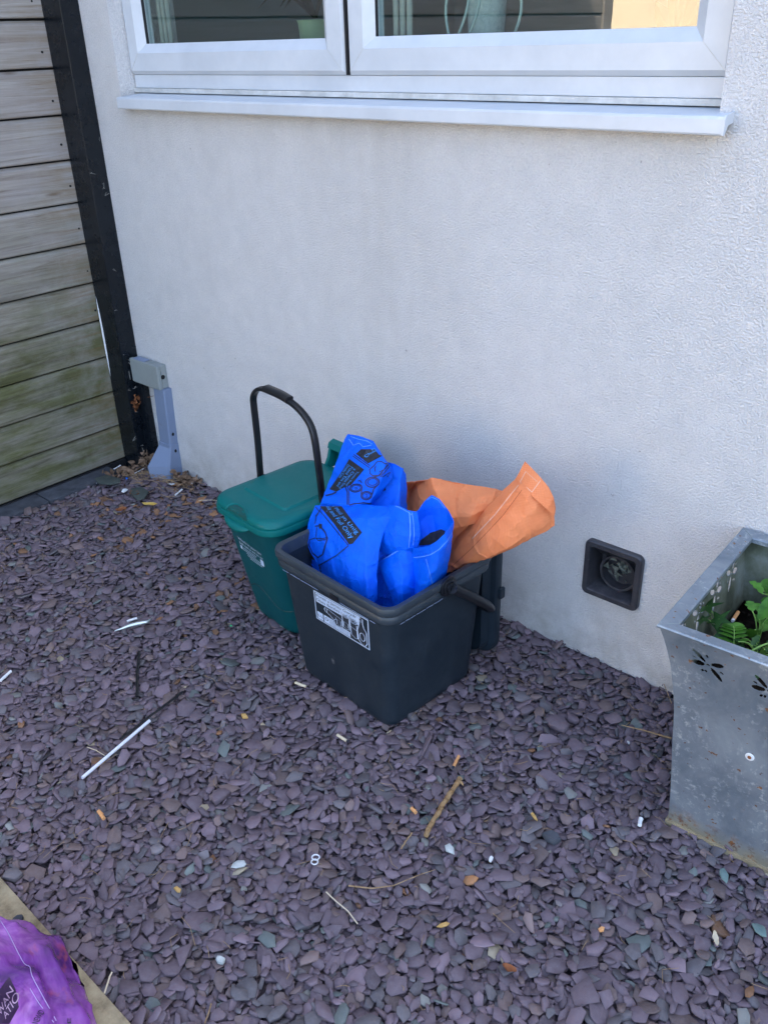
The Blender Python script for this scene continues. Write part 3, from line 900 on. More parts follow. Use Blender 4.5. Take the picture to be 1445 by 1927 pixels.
rod('drinking_straw', [(158, 1474), (284, 1366)], .0041, M['straw'], 'long white paper straw lying on the gravel, left side', 'straw', 12, True)
rod('black_straw', [(228, 1396), (285, 1352), (346, 1306)], .0044, M['blackstraw'], 'long flattened black straw beside the upper end of the white straw', 'straw', 8, False, flat=.5, jag=.0006)
rod('black_straw', [(259, 1315), (260, 1270), (263, 1229)], .0042, M['blackstraw'], 'short black straw lying above the two long straws', 'straw', 8, False, flat=.55, jag=.0005)
rod('foil_twist', [(218, 1196), (250, 1185), (281, 1178), (289, 1170)], .0062, M['foil'], 'silver foil twist tapering to a point, left of the green caddy', 'litter', 8,
    taper=lambda t: .18 + .9 * max(0, math.sin(math.pi * min(t * 1.15, 1))), jag=.0005)
def butt(px0, py0, px1, py1, m, label, r=.0038, tip=None):
    a = on_ground(px0, py0, r * .8, .010); b = on_ground(px1, py1, r * .8, .010); a.z = b.z = max(a.z, b.z) + .0015
    t = thing('cigarette_end', a, label, 'cigarette end', 'cigarette ends on the gravel')
    mb = MB(); pts = [a.lerp(b, i / 5) for i in range(6)]
    pts = [p + Vector((rnd.gauss(0, .0003),) * 3) for p in pts]
    mb.tube(pts, [r * rnd.uniform(.9, 1.05) for _ in pts], 10); mb.build('filter', m, t, ang=50)
    if tip:
        d = (b - a).normalized(); mb = MB(); mb.tube([b + d * .0002, b + d * .003, b + d * .006], [r * .95, r * .8, r * .3], 8); mb.build('burnt_tip', tip, t)
butt(240, 1173, 259, 1167, M['white'], 'white cigarette end just above the silver foil twist')
butt(2, 1284, 22, 1266, M['white'], 'white cigarette end at the far left edge of the picture', .0042)
butt(863, 1425, 853, 1445, M['filter'], 'tan cigarette end above the thick brown stick', tip=M['ink'])
butt(774, 1527, 782, 1536, M['filter'], 'short tan cigarette end left of the thick brown stick', .0042)
butt(635, 1385, 653, 1396, M['palegrass'], 'cream cigarette end with a burnt tip, below the grey box', tip=M['ink'])
butt(556, 1289, 576, 1296, M['palegrass'], 'cream cigarette end left of the foot of the grey box')
butt(188, 1530, 197, 1545, M['filter'], 'tan cigarette end below the white straw', .0045)
butt(1202, 1558, 1205, 1545, M['white'], 'white cigarette end left of the foot of the planter', .0048)
butt(331, 934, 343, 924, M['white'], 'white cigarette end right of the foot of the cable trunking', .0036)

# the brown stick with rough bark
P = [on_ground(px, py, .006) for px, py in ((801, 1578), (815, 1548), (836, 1515), (852, 1490), (866, 1470))]
zm = max(p.z for p in P)
for p in P: p.z = zm
pts = []
for a, b in zip(P[:-1], P[1:]):
    for i in range(5): pts.append(a.lerp(b, i / 5))
pts.append(P[-1])
mb = MB(); mb.tube([p + Vector((rnd.gauss(0, .0006), rnd.gauss(0, .0006), 0)) for p in pts], [.0058 * rnd.uniform(.84, 1.1) * (1.25 if i > len(pts) - 3 else 1) for i in range(len(pts))], 10)
mb.tube([pts[-2], pts[-2] + Vector((.012, -.004, .003)), pts[-2] + Vector((.017, -.006, .001))], [.004, .003, .0014], 7)
mb.tube([pts[8], pts[8] + Vector((.006, .004, .004))], [.003, .0018], 6)
tag(mb.build('stick', M['bark'], ang=60), 'thick brown bark covered stick on the gravel in front of the grey box', 'stick')
rod('twig', [(755, 1600), (762, 1588), (775, 1570)], .0018, M['twig'], 'short fat pale twig left of the lower end of the brown stick', 'twig', 6, jag=.0004)
rod('twig', [(656, 1671), (700, 1676), (740, 1671), (790, 1650), (818, 1641)], .0016, M['twig'], 'long thin curved brown twig below the thick stick', 'twig', 6, taper=lambda t: 1.1 - .8 * t)
rod('stalk', [(614, 1680), (632, 1697), (655, 1716), (673, 1740)], .0013, M['palegrass'], 'bleached pale stalk curving below the ring pull', 'stalk', 6)
rod('twig', [(1168, 1368), (1210, 1378), (1262, 1393)], .0018, M['twig'], 'thin brown twig pointing at the side of the planter', 'twig', 6, taper=lambda t: .6 + .6 * t)
rod('stalk', [(1226, 1280), (1248, 1294), (1262, 1330)], .0010, M['twig'], 'thin wiry stalk at the wall foot behind the planter', 'stalk', 5)
rod('stalk', [(165, 1408), (182, 1414), (198, 1424)], .0009, M['palegrass'], 'fine pale stalk just left of the white straw', 'stalk', 5)
rod('stalk', [(198, 1872), (208, 1840), (212, 1832)], .0016, M['palegrass'], 'pale dry stalk at the edge of the stone paving', 'stalk', 5)
rod('stalk', [(386, 1927), (394, 1905), (398, 1890)], .0014, M['twig'], 'dry stalk at the lower edge of the picture', 'stalk', 5)
rod('stalk', [(375, 946), (400, 945), (420, 947)], .0010, M['palegrass'], 'white thread like stalk left of the green caddy', 'stalk', 5)

# ring pull
p = on_ground(594, 1626, .006, .016)
d1 = (G(597, 1616) - G(592, 1636)).normalized(); d1.z = 0; d2 = Vector((-d1.y, d1.x, 0))
mb = MB()
for (c0, rx, ry) in ((.0055, .0065, .0078), (-.0060, .0065, .0068)):
    pts = [p + d1 * (c0 + rx * math.cos(a)) + d2 * ry * math.sin(a) for a in [2 * math.pi * j / 20 for j in range(21)]]
    mb.tube(pts, .0016, 6, cap=False)
tag(mb.build('ring_pull', M['white_metal'], ang=60), 'silver drinks can ring pull lying flat on the gravel', 'ring pull')

# odd stones, leaves and scraps
def chip(name, px, py, L, W_, th, m, label, cat, ang=0.0, nn=7, tilt=.15, group=None, lift=0):
    p = on_ground(px, py, lift + .003, L * .9)
    R = Matrix.Rotation(ang, 3, 'Z') @ Matrix.Rotation(rnd.uniform(-tilt, tilt), 3, 'X') @ Matrix.Rotation(rnd.uniform(-tilt, tilt), 3, 'Y')
    out = []
    for j in range(nn):
        a = 2 * math.pi * (j + rnd.uniform(-.25, .25)) / nn; q = rnd.uniform(.82, 1.08)
        out.append((L * q * math.cos(a), W_ * q * math.sin(a)))
    rings = [[p + R @ Vector((x * s, y * s, z)) for x, y in out] for s, z in ((.9, -th * .4), (1, 0), (.97, th * .6), (.8, th))]
    mb = MB(); mb.loft(rings)
    return tag(mb.build(name, m, ang=40), label, cat, group)
def leaf(px, py, L, W_, m, label, ang=0.0, curl=.3, parent=None, lift=.003):
    p = on_ground(px, py, lift + .003, L * .8)
    R = Matrix.Rotation(ang, 3, 'Z')
    mb = MB(); nu, nv = 9, 5; vs = []; fs = []
    ph = rnd.uniform(0, 6)
    for i in range(nu):
        t = i / (nu - 1) * 2 - 1; hw = W_ * (1 - t * t) ** .75 * (1 + .12 * math.sin(7 * t + ph)) + .0003
        for j in range(nv):
            s = j / (nv - 1) * 2 - 1
            vs.append(p + R @ Vector((t * L, s * hw, curl * (s * s * W_ * .7 + t * t * L * .3) + .0012 * math.sin(5 * t + 3 * s + ph))))
    for i in range(nu - 1):
        for j in range(nv - 1): fs.append((i * nv + j, (i + 1) * nv + j, (i + 1) * nv + j + 1, i * nv + j + 1))
    mb.add(vs, fs)
    return tag(mb.build('leaf', m, smooth=True), label, 'leaf')
M['pale_stone'] = m_noisy('pale_stone', (.34, .36, .34), (.52, .54, .52), 60, .8, .4)
M['green_stone'] = m_noisy('green_slate', (.10, .16, .15), (.18, .25, .23), 60, .7, .4)
M['tan_stone'] = m_noisy('ochre_stone', (.42, .24, .07), (.60, .38, .14), 60, .8, .4)
M['olive_slate'] = m_noisy('olive_slate', (.045, .055, .048), (.075, .085, .072), 30, .8, .3)
chip('white_pebble', 923, 1620, .009, .0045, .004, M['white'], 'small bright white pebble right of the thick stick', 'pebble', 1.9)
chip('slate_chip', 846, 1604, .016, .010, .003, M['pale_stone'], 'pale grey triangular chip below the thick stick', 'stone', -.4, 5)
chip('stone', 450, 1629, .017, .011, .003, M['pale_stone'], 'pale grey flat stone left of the ring pull', 'stone', .8)
chip('stone', 834, 1740, .013, .005, .003, M['tan_stone'], 'ochre chip in the lower middle of the gravel', 'stone', .9, 6)
chip('stone', 336, 1680, .011, .006, .004, M['tan_stone'], 'ochre chip in the lower left of the gravel', 'stone', .1, 5)
chip('stone', 460, 1350, .012, .007, .006, M['tan_stone'], 'ochre block shaped stone left of the grey box foot', 'stone', .2, 4)
chip('stone', 1131, 1752, .008, .005, .004, M['filter'], 'small peach coloured chip in the lower right gravel', 'stone', 1.2, 5)
chip('stone', 1004, 1540, .012, .004, .004, M['tan_stone'], 'pale ochre splinter right of the thick stick', 'stone', -.4, 5)
chip('stone', 415, 1806, .010, .008, .006, M['pale_stone'], 'pale rounded stone near the bottom of the picture, left of centre', 'stone', .4, 7)
chip('stone', 1361, 1650, .019, .0085, .003, M['green_stone'], 'teal green oval slate near the planter foot', 'stone', -.9, 7)
chip('stone', 1428, 1752, .016, .013, .004, M['green_stone'], 'teal green slate at the lower right edge', 'stone', -.3, 7)
chip('stone', 1037, 1580, .020, .016, .012, M['edging'], 'thick dark grey block of slate right of the thick stick', 'stone', .2, 6)
chip('litter_scrap', 366, 1225, .007, .005, .001, M['trunk'], 'small pale blue scrap left of the green caddy', 'litter', .3, 4)
chip('litter_scrap', 435, 1177, .0035, .003, .002, mat('green_bead', (.02, .5, .15), .4), 'tiny bright green bead left of the green caddy foot', 'litter', .3, 6)
leaf(284, 957, .030, .011, M['leaf_y'], 'yellow pointed leaf in front of the black post', .55, .25)
leaf(255, 935, .022, .015, M['leaf_r'], 'rusty brown curled leaf in front of the olive slates', .2, .5)
leaf(230, 965, .020, .014, M['leaf_r'], 'rusty brown leaf lower left of the yellow leaf', 1.2, .6)
leaf(958, 1828, .014, .007, M['leaf_r'], 'orange brown leaf scrap in the lower right gravel', .2, .4)
leaf(1345, 1770, .016, .005, M['palegrass'], 'pale dry leaf scrap in the lower right gravel', -1.0, .3)
chip('slate_slab', 207, 912, .068, .040, .007, M['olive_slate'], 'large flat olive slate lying at the foot of the fence', 'slate', .25, 6, .05, lift=.004)
chip('slate_slab', 262, 934, .060, .036, .006, M['olive_slate'], 'large flat olive slate lying in front of the black post', 'slate', -.1, 6, .05, lift=.002)
chip('litter_scrap', 323, 913, .017, .010, .001, M['white'], 'flat white plastic scrap at the foot of the trunking', 'litter', .6, 4, .05, lift=.004)
chip('litter_scrap', 361, 914, .012, .008, .004, M['white'], 'crumpled white scrap right of the trunking foot', 'litter', -.6, 5, .5, lift=.004)
chip('litter_scrap', 236, 928, .010, .016, .004, M['white'], 'crumpled white wrapper between the two olive slates', 'litter', .3, 6, .4, lift=.006)
chip('litter_scrap', 240, 905, .005, .009, .002, mat('blue_plastic', (.01, .16, .7), .4), 'small bright blue plastic scrap at the foot of the black post', 'litter', 1.2, 4, .4, lift=.010)
rod('plastic_sliver', [(180, 908), (203, 890), (226, 874)], .004, M['white'], 'white translucent strip leaning at the fence foot', 'litter', 5, flat=.25, jag=.0015)
rod('plastic_sliver', [(250, 896), (272, 884)], .0028, M['white'], 'white sliver in the corner below the black post', 'litter', 5, flat=.4)
# dead leaves and straw heaped in the corner
mb = MB(); mb2 = MB()
for k in range(190):
    q = rnd.random()
    if q < .45: cx, cy, sxy = -2.83, -.03, (.05, .02)
    elif q < .75: cx, cy, sxy = -2.66, -.035, (.05, .02)
    else: cx, cy, sxy = -2.90, -.13, (.04, .05)
    x = cx + rnd.gauss(0, sxy[0]); y = min(cy + rnd.gauss(0, sxy[1]), -.008)
    if -2.81 < x < -2.70 and y > -.10: continue
    zz = gh(x, y, .012) + .004 + abs(rnd.gauss(0, .012)) + (.03 * rnd.random() if q < .45 else 0)
    R = Matrix.Rotation(rnd.uniform(0, 6.3), 3, 'Z') @ Matrix.Rotation(rnd.gauss(0, .7), 3, 'X') @ Matrix.Rotation(rnd.gauss(0, .5), 3, 'Y')
    L = rnd.uniform(.008, .022); W_ = L * rnd.uniform(.4, .7)
    vs = [Vector((x, y, zz)) + R @ Vector(v) for v in ((-L, 0, 0), (-L * .4, W_, L * .25), (L * .5, W_ * .8, L * .2), (L, 0, 0), (L * .4, -W_ * .9, L * .3), (-L * .5, -W_, L * .1), (0, 0, -L * .1))]
    mb.add(vs, [(0, 6, 1), (1, 6, 2), (2, 6, 3), (3, 6, 4), (4, 6, 5), (5, 6, 0)])
tag(mb.build('leaf_litter', M['leaf_b'], smooth=True), 'crisp brown dead leaves heaped around the trunking and post foot', 'leaf litter', kind='stuff')
for k in range(130):
    x = rnd.gauss(-2.80, .10); y = min(rnd.gauss(-.10, .045), -.01); a = rnd.gauss(.3, .6); L = rnd.uniform(.02, .07)
    if x < -2.9 and y > -.09: continue
    z0 = gh(x, y, .012) + .004
    mb2.tube([(x, y, z0 + rnd.random() * .012), (x + L * .5 * math.cos(a), min(y + L * .5 * math.sin(a), -.004), z0 + rnd.random() * .014), (x + L * math.cos(a), min(-.004, y + L * math.sin(a)), z0 + rnd.random() * .008)], .0009, 4)
for k in range(420):
    x = rnd.uniform(-2.88, .0); y = rnd.uniform(-1.38, -.02); a = rnd.uniform(0, 6.3); L = rnd.uniform(.008, .035) * (1 if rnd.random() < .8 else 1.8)
    b = a + rnd.gauss(0, .5)
    z0 = gh(x, y) + .0006
    x1, y1 = x + L * .5 * math.cos(a), y + L * .5 * math.sin(a); x2, y2 = x1 + L * .5 * math.cos(b), min(y1 + L * .5 * math.sin(b), -.004)
    mb2.tube([(x, y, z0), (x1, min(y1, -.004), gh(x1, y1) + .001), (x2, y2, gh(x2, y2) + .0004)], .00055, 4)
tag(mb2.build('dry_grass', M['twig']), 'fine dry grass stems and roots scattered through the gravel', 'dry grass', kind='stuff')
# brown leaf caught on the post
mb = MB(); p0 = Vector((-2.888, -.045, .285))
for k in range(12):
    p = p0 + Vector((rnd.uniform(0, .012), rnd.gauss(0, .014), rnd.gauss(0, .014)))
    vs = [p + Vector((rnd.gauss(0, .004), rnd.gauss(0, .009), rnd.gauss(0, .009))) for _ in range(5)]
    mb.add(vs, [(0, 1, 2), (0, 2, 3), (0, 3, 4)])
mb.tube([p0 + Vector((.006, .01, .005)), p0 + Vector((.03, .030, .008)), p0 + Vector((.07, .036, .022))], .0008, 4)
tag(mb.build('leaf', M['leaf_r'], smooth=True), 'crumpled rusty leaf caught on the black post below the junction box', 'leaf')
# two chips that rolled onto the paving
for (px, py, lab) in ((33, 1734, 'slate chip lying on the stone paving, farther from the gravel'), (64, 1762, 'slate chip half under the purple bag on the paving')):
    p = G(px, py, .014); R = Matrix.Rotation(rnd.uniform(0, 3), 3, 'Z'); mb = MB(); out = [(.015 * rnd.uniform(.85, 1.05) * math.cos(a), .011 * rnd.uniform(.85, 1.05) * math.sin(a)) for a in [2 * math.pi * j / 8 for j in range(8)]]
    mb.loft([[p + R @ Vector((x * s, y * s, z)) for x, y in out] for s, z in ((.9, 0), (1, .002), (.98, .004), (.88, .006))])
    o = mb.build('slate_chip', M['edging'], ang=40); tag(o, lab, 'stone')

# ------------------------------------------------------------------ decals: print that lies on a surface
def homog(quad):
    """unit square (0,0) top left, (1,0) top right, (1,1) bottom right, (0,1) bottom left -> pixel quad"""
    (x0, y0), (x1, y1), (x2, y2), (x3, y3) = quad
    dx1, dx2, dx3 = x1 - x2, x3 - x2, x0 - x1 + x2 - x3
    dy1, dy2, dy3 = y1 - y2, y3 - y2, y0 - y1 + y2 - y3
    den = dx1 * dy2 - dx2 * dy1
    g = (dx3 * dy2 - dx2 * dy3) / den; h = (dx1 * dy3 - dx3 * dy1) / den
    a, b, c = x1 - x0 + g * x1, x3 - x0 + h * x3, x0
    d, e, f = y1 - y0 + g * y1, y3 - y0 + h * y3, y0
    return lambda u, v: ((a * u + b * v + c) / (g * u + h * v + 1), (d * u + e * v + f) / (g * u + h * v + 1))

def text_polys(s, u0, v0, u1, v1):
    """flat text fitted to the rectangle u0..u1, v0..v1 (v downwards)"""
    cu = bpy.data.curves.new('lettering', 'FONT'); cu.body = s; cu.size = 1; cu.resolution_u = 3
    o = bpy.data.objects.new('lettering', cu); COL.objects.link(o)
    dg = bpy.context.evaluated_depsgraph_get(); dg.update()
    me = bpy.data.meshes.new_from_object(o.evaluated_get(dg))
    vs = [v.co.copy() for v in me.vertices]; fs = [tuple(p.vertices) for p in me.polygons]
    bpy.data.objects.remove(o); bpy.data.meshes.remove(me); bpy.data.curves.remove(cu)
    if not vs: return [], []
    x0 = min(v.x for v in vs); x1 = max(v.x for v in vs); y0 = min(v.y for v in vs); y1 = max(v.y for v in vs)
    return [(u0 + (v.x - x0) / (x1 - x0) * (u1 - u0), v1 - (v.y - y0) / (y1 - y0) * (v1 - v0)) for v in vs], fs

def stroke(pts, w_, closed=False):
    if w_ > .5: w_ *= 1.3
    P = [Vector((p[0], p[1])) for p in pts]
    if closed: P.append(P[0])
    vs = []; fs = []
    n = len(P)
    for i, p in enumerate(P):
        t = (P[min(i + 1, n - 1)] - P[max(i - 1, 0)])
        if closed and i in (0, n - 1): t = P[1] - P[n - 2]
        t = t.normalized() if t.length > 1e-9 else Vector((1, 0)); s = Vector((-t.y, t.x)) * w_ / 2
        vs += [tuple(p + s), tuple(p - s)]
    for i in range(n - 1): fs.append((2 * i, 2 * i + 1, 2 * i + 3, 2 * i + 2))
    return vs, fs
def ell(cx, cy, rx, ry, rot=0, n=22):
    c, s = math.cos(rot), math.sin(rot)
    return [(cx + rx * math.cos(a) * c - ry * math.sin(a) * s, cy + rx * math.cos(a) * s + ry * math.sin(a) * c) for a in [2 * math.pi * j / n for j in range(n)]]
def merge(*parts):
    V = []; F = []
    for vs, fs in parts:
        b = len(V); V += list(vs); F += [tuple(b + i for i in f) for f in fs]
    return V, F
def quadp(x0, y0, x1, y1): return [(x0, y0), (x1, y0), (x1, y1), (x0, y1)], [(0, 1, 2, 3)]
def mapped(g, H): return [H(u, v) for u, v in g[0]], g[1]

def bvh_of(*objs):
    V = []; F = []
    for o in objs:
        off = wloc(o); b = len(V)
        V += [v.co + off for v in o.data.vertices]; F += [tuple(b + i for i in p.vertices) for p in o.data.polygons]
    return BVHTree.FromPolygons(V, F)
def decal(name, g, tree, m, parent, off=.0006, maxlen=6.0, label=None, zmax=.03):
    """g = flat shapes in picture units, laid on the surface they hit"""
    bm = bmesh.new()
    vv = [bm.verts.new((x, y, 0)) for x, y in g[0]]
    for f in g[1]:
        try: bm.faces.new([vv[i] for i in f])
        except ValueError: pass
    bmesh.ops.triangulate(bm, faces=bm.faces[:])
    for _ in range(6):
        es = [e for e in bm.edges if e.calc_length() > maxlen]
        if not es: break
        bmesh.ops.subdivide_edges(bm, edges=es, cuts=1)
        bmesh.ops.triangulate(bm, faces=[f for f in bm.faces if len(f.verts) > 4])
    bm.verts.ensure_lookup_table(); bm.verts.index_update()
    W = []; D = []
    for v in bm.verts:
        d = ray(v.co.x, v.co.y); h, nr, _, dist = tree.ray_cast(CAM, d)
        if h is None: W.append(None); D.append(0)
        else:
            if nr.dot(d) > 0: nr = -nr
            W.append(h + (nr * .6 - d * .4) * off); D.append(dist)
    idx = {}; V = []; F = []
    for f in bm.faces:
        ii = [v.index for v in f.verts]
        if any(W[i] is None for i in ii): continue
        if max(D[i] for i in ii) - min(D[i] for i in ii) > zmax: continue
        for i in ii:
            if i not in idx: idx[i] = len(V); V.append(W[i])
        F.append(tuple(idx[i] for i in ii))
    bm.free()
    if not F: return None
    o = obj(name, V, F, m, parent)
    if label: o['label'] = label
    return o

def rotz(v, c, a):
    d = Vector(v) - Vector((c[0], c[1], 0)); return Matrix.Rotation(a, 3, 'Z') @ d + Vector((c[0], c[1], 0))
def ring_at(c, w_, d_, r, z, a, n=7, dx=0, dy=0, oy=0):
    return [rotz((c[0] + dx + x, c[1] + dy + y, z), c, a) for x, y in rrect(w_, d_, r, n)]

# ------------------------------------------------------------------ charcoal recycling box
GC = (-1.283, -.401); GA = rad(-4.0)
box = thing('recycling_box', (GC[0], GC[1], 0), 'charcoal grey open recycling box stuffed with blue and orange sacks', 'recycling box')
mb = MB()
R_ = lambda w_, d_, r, z: ring_at(GC, w_, d_, r, z, GA)
mb.loft([R_(.326, .288, .026, -.006), R_(.341, .303, .032, .002), R_(.347, .309, .034, .018), R_(.394, .346, .034, .330)], True, False)
mb.loft([R_(.310, .272, .040, .014), R_(.318, .282, .044, .03), R_(.384, .335, .036, .352)], True, False)
body = mb.build('body', M['dark_bin'], box, ang=40)
mb = MB()
mb.loft([R_(.394, .346, .034, .334), R_(.416, .366, .038, .335), R_(.420, .370, .040, .338), R_(.422, .372, .040, .352), R_(.416, .366, .038, .3555),
         R_(.424, .374, .040, .359), R_(.430, .380, .042, .364), R_(.431, .381, .042, .374), R_(.427, .377, .041, .3805), R_(.410, .360, .034, .3815), R_(.398, .349, .030, .379), R_(.384, .335, .028, .350)], False, False)
rim = mb.build('rim', M['dark_rim'], box, ang=50)
# moulding flash on the rim's lower edge, pale colour standing for its highlights, broken by a small latch notch
mb = MB()
fy = GC[1] - .187; x = GC[0] - .165
while x < GC[0] + .165:
    L = rnd.uniform(.010, .04)
    if not (GC[0] + .01 < x < GC[0] + .045 or GC[0] + .01 < x + L < GC[0] + .045):
        mb.tube([rotz((x + L * t / 3, fy, .3348 - rnd.uniform(0, .0012)), GC, GA) for t in range(4)], .0008, 4)
    x += L + rnd.uniform(.0, .008)
y = GC[1] - .15
while y < GC[1] - .03:
    L = rnd.uniform(.01, .035)
    mb.tube([rotz((GC[0] + .212, y + L * t / 3, .3348 - rnd.uniform(0, .001)), GC, GA) for t in range(4)], .0007, 4); y += L + .003
o = mb.build('flash_highlight', M['trunk'], box); o['kind'] = 'stuff'
mb = MB(); mb.box((GC[0] + .014, GC[1] - .1885, .3342), (GC[0] + .042, GC[1] - .184, .346), .001, GA, (GC[0], GC[1], 0)); mb.build('latch_notch', M['bin_black'], box)
# bail handle folded back: pivots, arms, crossbar behind the box
for sx in (1, -1):
    pv = Vector((GC[0] + sx * .214, GC[1] + .005, .374))
    mb = MB()
    for r0, r1, h in ((.026, .024, .006), (.020, .018, .010), (.013, .010, .014)):
        mb.loft([[rotz((pv.x + sx * dx, pv.y + r * math.cos(a), pv.z - .010 + r * math.sin(a)), GC, GA) for a in [2 * math.pi * j / 26 for j in range(26)]] for r, dx in ((r0, 0), (r0, h - .001), (r1, h), (r1 - .004, h), (r1 - .004, h - .003))])
    mb.build('handle_pivot', M['bin_black'], box, ang=40)
hd = []
ex = .224
for p in ((ex + .004, .005, .364), (ex + .004, .045, .332), (ex + .003, .10, .284), (ex, .140, .248), (ex - .006, .163, .224), (ex - .022, .176, .208)): hd.append(p)
full = hd + [(-p[0], p[1], p[2]) for p in hd[::-1]]
mb = MB(); mb.tube([rotz((GC[0] + p[0], GC[1] + p[1], p[2]), GC, GA) for p in full], [(.0145 if i < 4 or i > len(full) - 5 else .012) if 0 < i < len(full) - 1 else .0155 for i in range(len(full))], 12, flat=.85)
mb.build('handle', M['bin_black'], box, ang=40)
# the hinged lid hanging down between the box and the wall
LC = (-1.283 - .008, GC[1] + .236)
def lidring(w_, h_, r, y, zc=.186): return [rotz((GC[0] - .026 + x, GC[1] + y - .024, zc + .020 + z), GC, GA) for x, z in rrect(w_, h_, r, 6)]
mb = MB()
mb.loft([lidring(.386, .318, .040, .212, .184), lidring(.392, .326, .042, .209, .184), lidring(.400, .334, .044, .222, .185), lidring(.404, .338, .044, .236, .186), lidring(.428, .362, .050, .240, .187), lidring(.432, .366, .050, .246, .187), lidring(.432, .366, .050, .262, .187),
         lidring(.424, .358, .048, .268, .187), lidring(.34, .28, .04, .272, .187)])
mb.build('lid', M['dark_bin'], box, ang=35)
mb = MB()
for sx in (-1, 1): mb.box((GC[0] + .004 + sx * .13 - .03, GC[1] + .180, .345), (GC[0] + .004 + sx * .13 + .03, GC[1] + .240, .376), .005, GA, (GC[0], GC[1], 0))
bm_h = mb
for i, sx in enumerate((-1, 1)):
    mb = MB(); mb.box((GC[0] + .004 + sx * .13 - .03, GC[1] + .185, .345), (GC[0] + .004 + sx * .13 + .03, GC[1] + .240, .376), .005, GA, (GC[0], GC[1], 0)); mb.build('hinge', M['dark_bin'], box)
mb = MB(); mb.box((GC[0] + .187, GC[1] + .228, .206), (GC[0] + .197, GC[1] + .248, .238), .004, GA, (GC[0], GC[1], 0)); mb.build('lid_catch', M['dark_bin'], box)
# printed label: border, caption blocks with lettering, drawings of bottles and jars
tree = bvh_of(body)
HL = homog([(590, 1110), (693, 1167), (696.5, 1224), (596, 1163)])
g = merge(*[mapped(stroke(p, .012), HL) for p in ()]) if False else None
T1 = ("Poteli a Jariau Gwydr", "Glass Bottles and Jars")
lab = []
bw = .016
lab.append(quadp(0, 0, 1, .03)); lab.append(quadp(0, .97, 1, 1)); lab.append(quadp(0, .03, bw, .97)); lab.append(quadp(1 - bw, .03, 1, .97))
lab.append(quadp(.035, .045, .86, .36))
lab.append(quadp(.035, .70, .145, .95)); lab.append(quadp(.165, .70, .42, .95)); lab.append(quadp(.425, .78, .66, .95))
g = mapped(merge(*lab), HL)
lo = decal('label_print', g, tree, M['label'], box, .0005, 5)
ink = []
ink.append(text_polys(T1[0], .05, .075, .80, .195)); ink.append(text_polys(T1[1], .05, .215, .78, .335))
ink.append(stroke([(.045, .80), (.075, .87), (.10, .80), (.135, .87)], .014))
ink.append(stroke(ell(.22, .80, .025, .055), .012, True))
for k in range(5): ink.append(stroke([(.27, .745 + k * .042), (.40, .745 + k * .042)], .009))
for k in range(3): ink.append(stroke([(.44, .82 + k * .042), (.64, .82 + k * .042)], .009))
# dark backs so that the drawings stand clear of the caption
ink.append(quadp(.60, .42, .66, .47))
decal('printed_caption', mapped(merge(*ink), HL), tree, M['label_dark'], box, .0012, 5)
dk = []
def poly(p): return p, [tuple(range(len(p)))]
jar1 = [(.52, .22), (.66, .22), (.66, .40), (.65, .66), (.54, .66), (.52, .40)]
dk.append(quadp(.535, .30, .665, .70)); dk.append(quadp(.68, .28, .80, .86)); dk.append(poly([(.84, .10), (.90, .10), (.91, .28), (.955, .44), (.955, .86), (.90, .94), (.82, .90), (.80, .60), (.83, .30)]))
dk.append(poly([(.20, .44), (.30, .42), (.40, .50), (.53, .50), (.53, .78), (.40, .82), (.34, .66), (.22, .54)]))
decal('label_drawing_back', mapped(merge(*dk), HL), tree, M['label_dark'], box, .0016, 5)
ln = []
ln.append(stroke([(.21, .40), (.30, .41), (.36, .44), (.42, .46), (.53, .50), (.53, .76), (.40, .80), (.37, .66), (.30, .58), (.21, .52), (.195, .46)], .014, True))
ln.append(stroke([(.245, .40), (.245, .53)], .010)); ln.append(stroke([(.43, .58), (.50, .58), (.50, .74), (.43, .74)], .010, True)); ln.append(stroke([(.37, .66), (.41, .60), (.41, .54)], .010))
ln.append(stroke(ell(.60, .285, .065, .055), .012, True)); ln.append(stroke(ell(.60, .285, .035, .028), .009, True)); ln.append(stroke([(.535, .30), (.545, .68), (.60, .74), (.66, .70), (.665, .32)], .013)); ln.append(stroke([(.565, .50), (.64, .53), (.64, .66), (.565, .63)], .010, True))
ln.append(stroke(ell(.735, .33, .06, .06), .012, True)); ln.append(stroke(ell(.735, .33, .032, .03), .009, True)); ln.append(stroke([(.675, .36), (.69, .80), (.76, .87), (.80, .84), (.795, .40)], .013)); ln.append(stroke([(.68, .53), (.795, .58)], .011))
ln.append(stroke([(.845, .06), (.905, .08), (.905, .25), (.92, .36), (.96, .46), (.965, .82), (.93, .94), (.86, .93), (.815, .82), (.805, .52), (.83, .36), (.845, .25)], .014, True)); ln.append(stroke([(.85, .14), (.90, .16), (.90, .20), (.85, .18)], .009, True)); ln.append(stroke(ell(.885, .68, .045, .13), .012, True))
decal('label_drawing', mapped(merge(*ln), HL), tree, M['label'], box, .0021, 5)
decal('scrape_mark', (ell(627, 1244, 2.4, 6, -.55, 9), [tuple(range(9))]), tree, M['edging'], box, .0006, 5)

# ------------------------------------------------------------------ green food caddy
CC = (-1.672, -.338); CA = rad(-5.5)
cad = thing('food_caddy', (CC[0], CC[1], 0), 'dark green food waste caddy with closed lid and raised black handle', 'food caddy')
mb = MB()
Q = lambda w_, d_, r, z, dx=0, dy=0: ring_at(CC, w_, d_, r, z, CA, 8, dx, dy)
mb.loft([Q(.215, .195, .05, -.004), Q(.232, .212, .06, .004), Q(.238, .220, .062, .02), Q(.250, .268, .06, .18, 0, -.006), Q(.262, .315, .055, .345, 0, -.012), Q(.266, .322, .055, .376, 0, -.014)])
cb = mb.build('body', M['green_bin'], cad, ang=40)
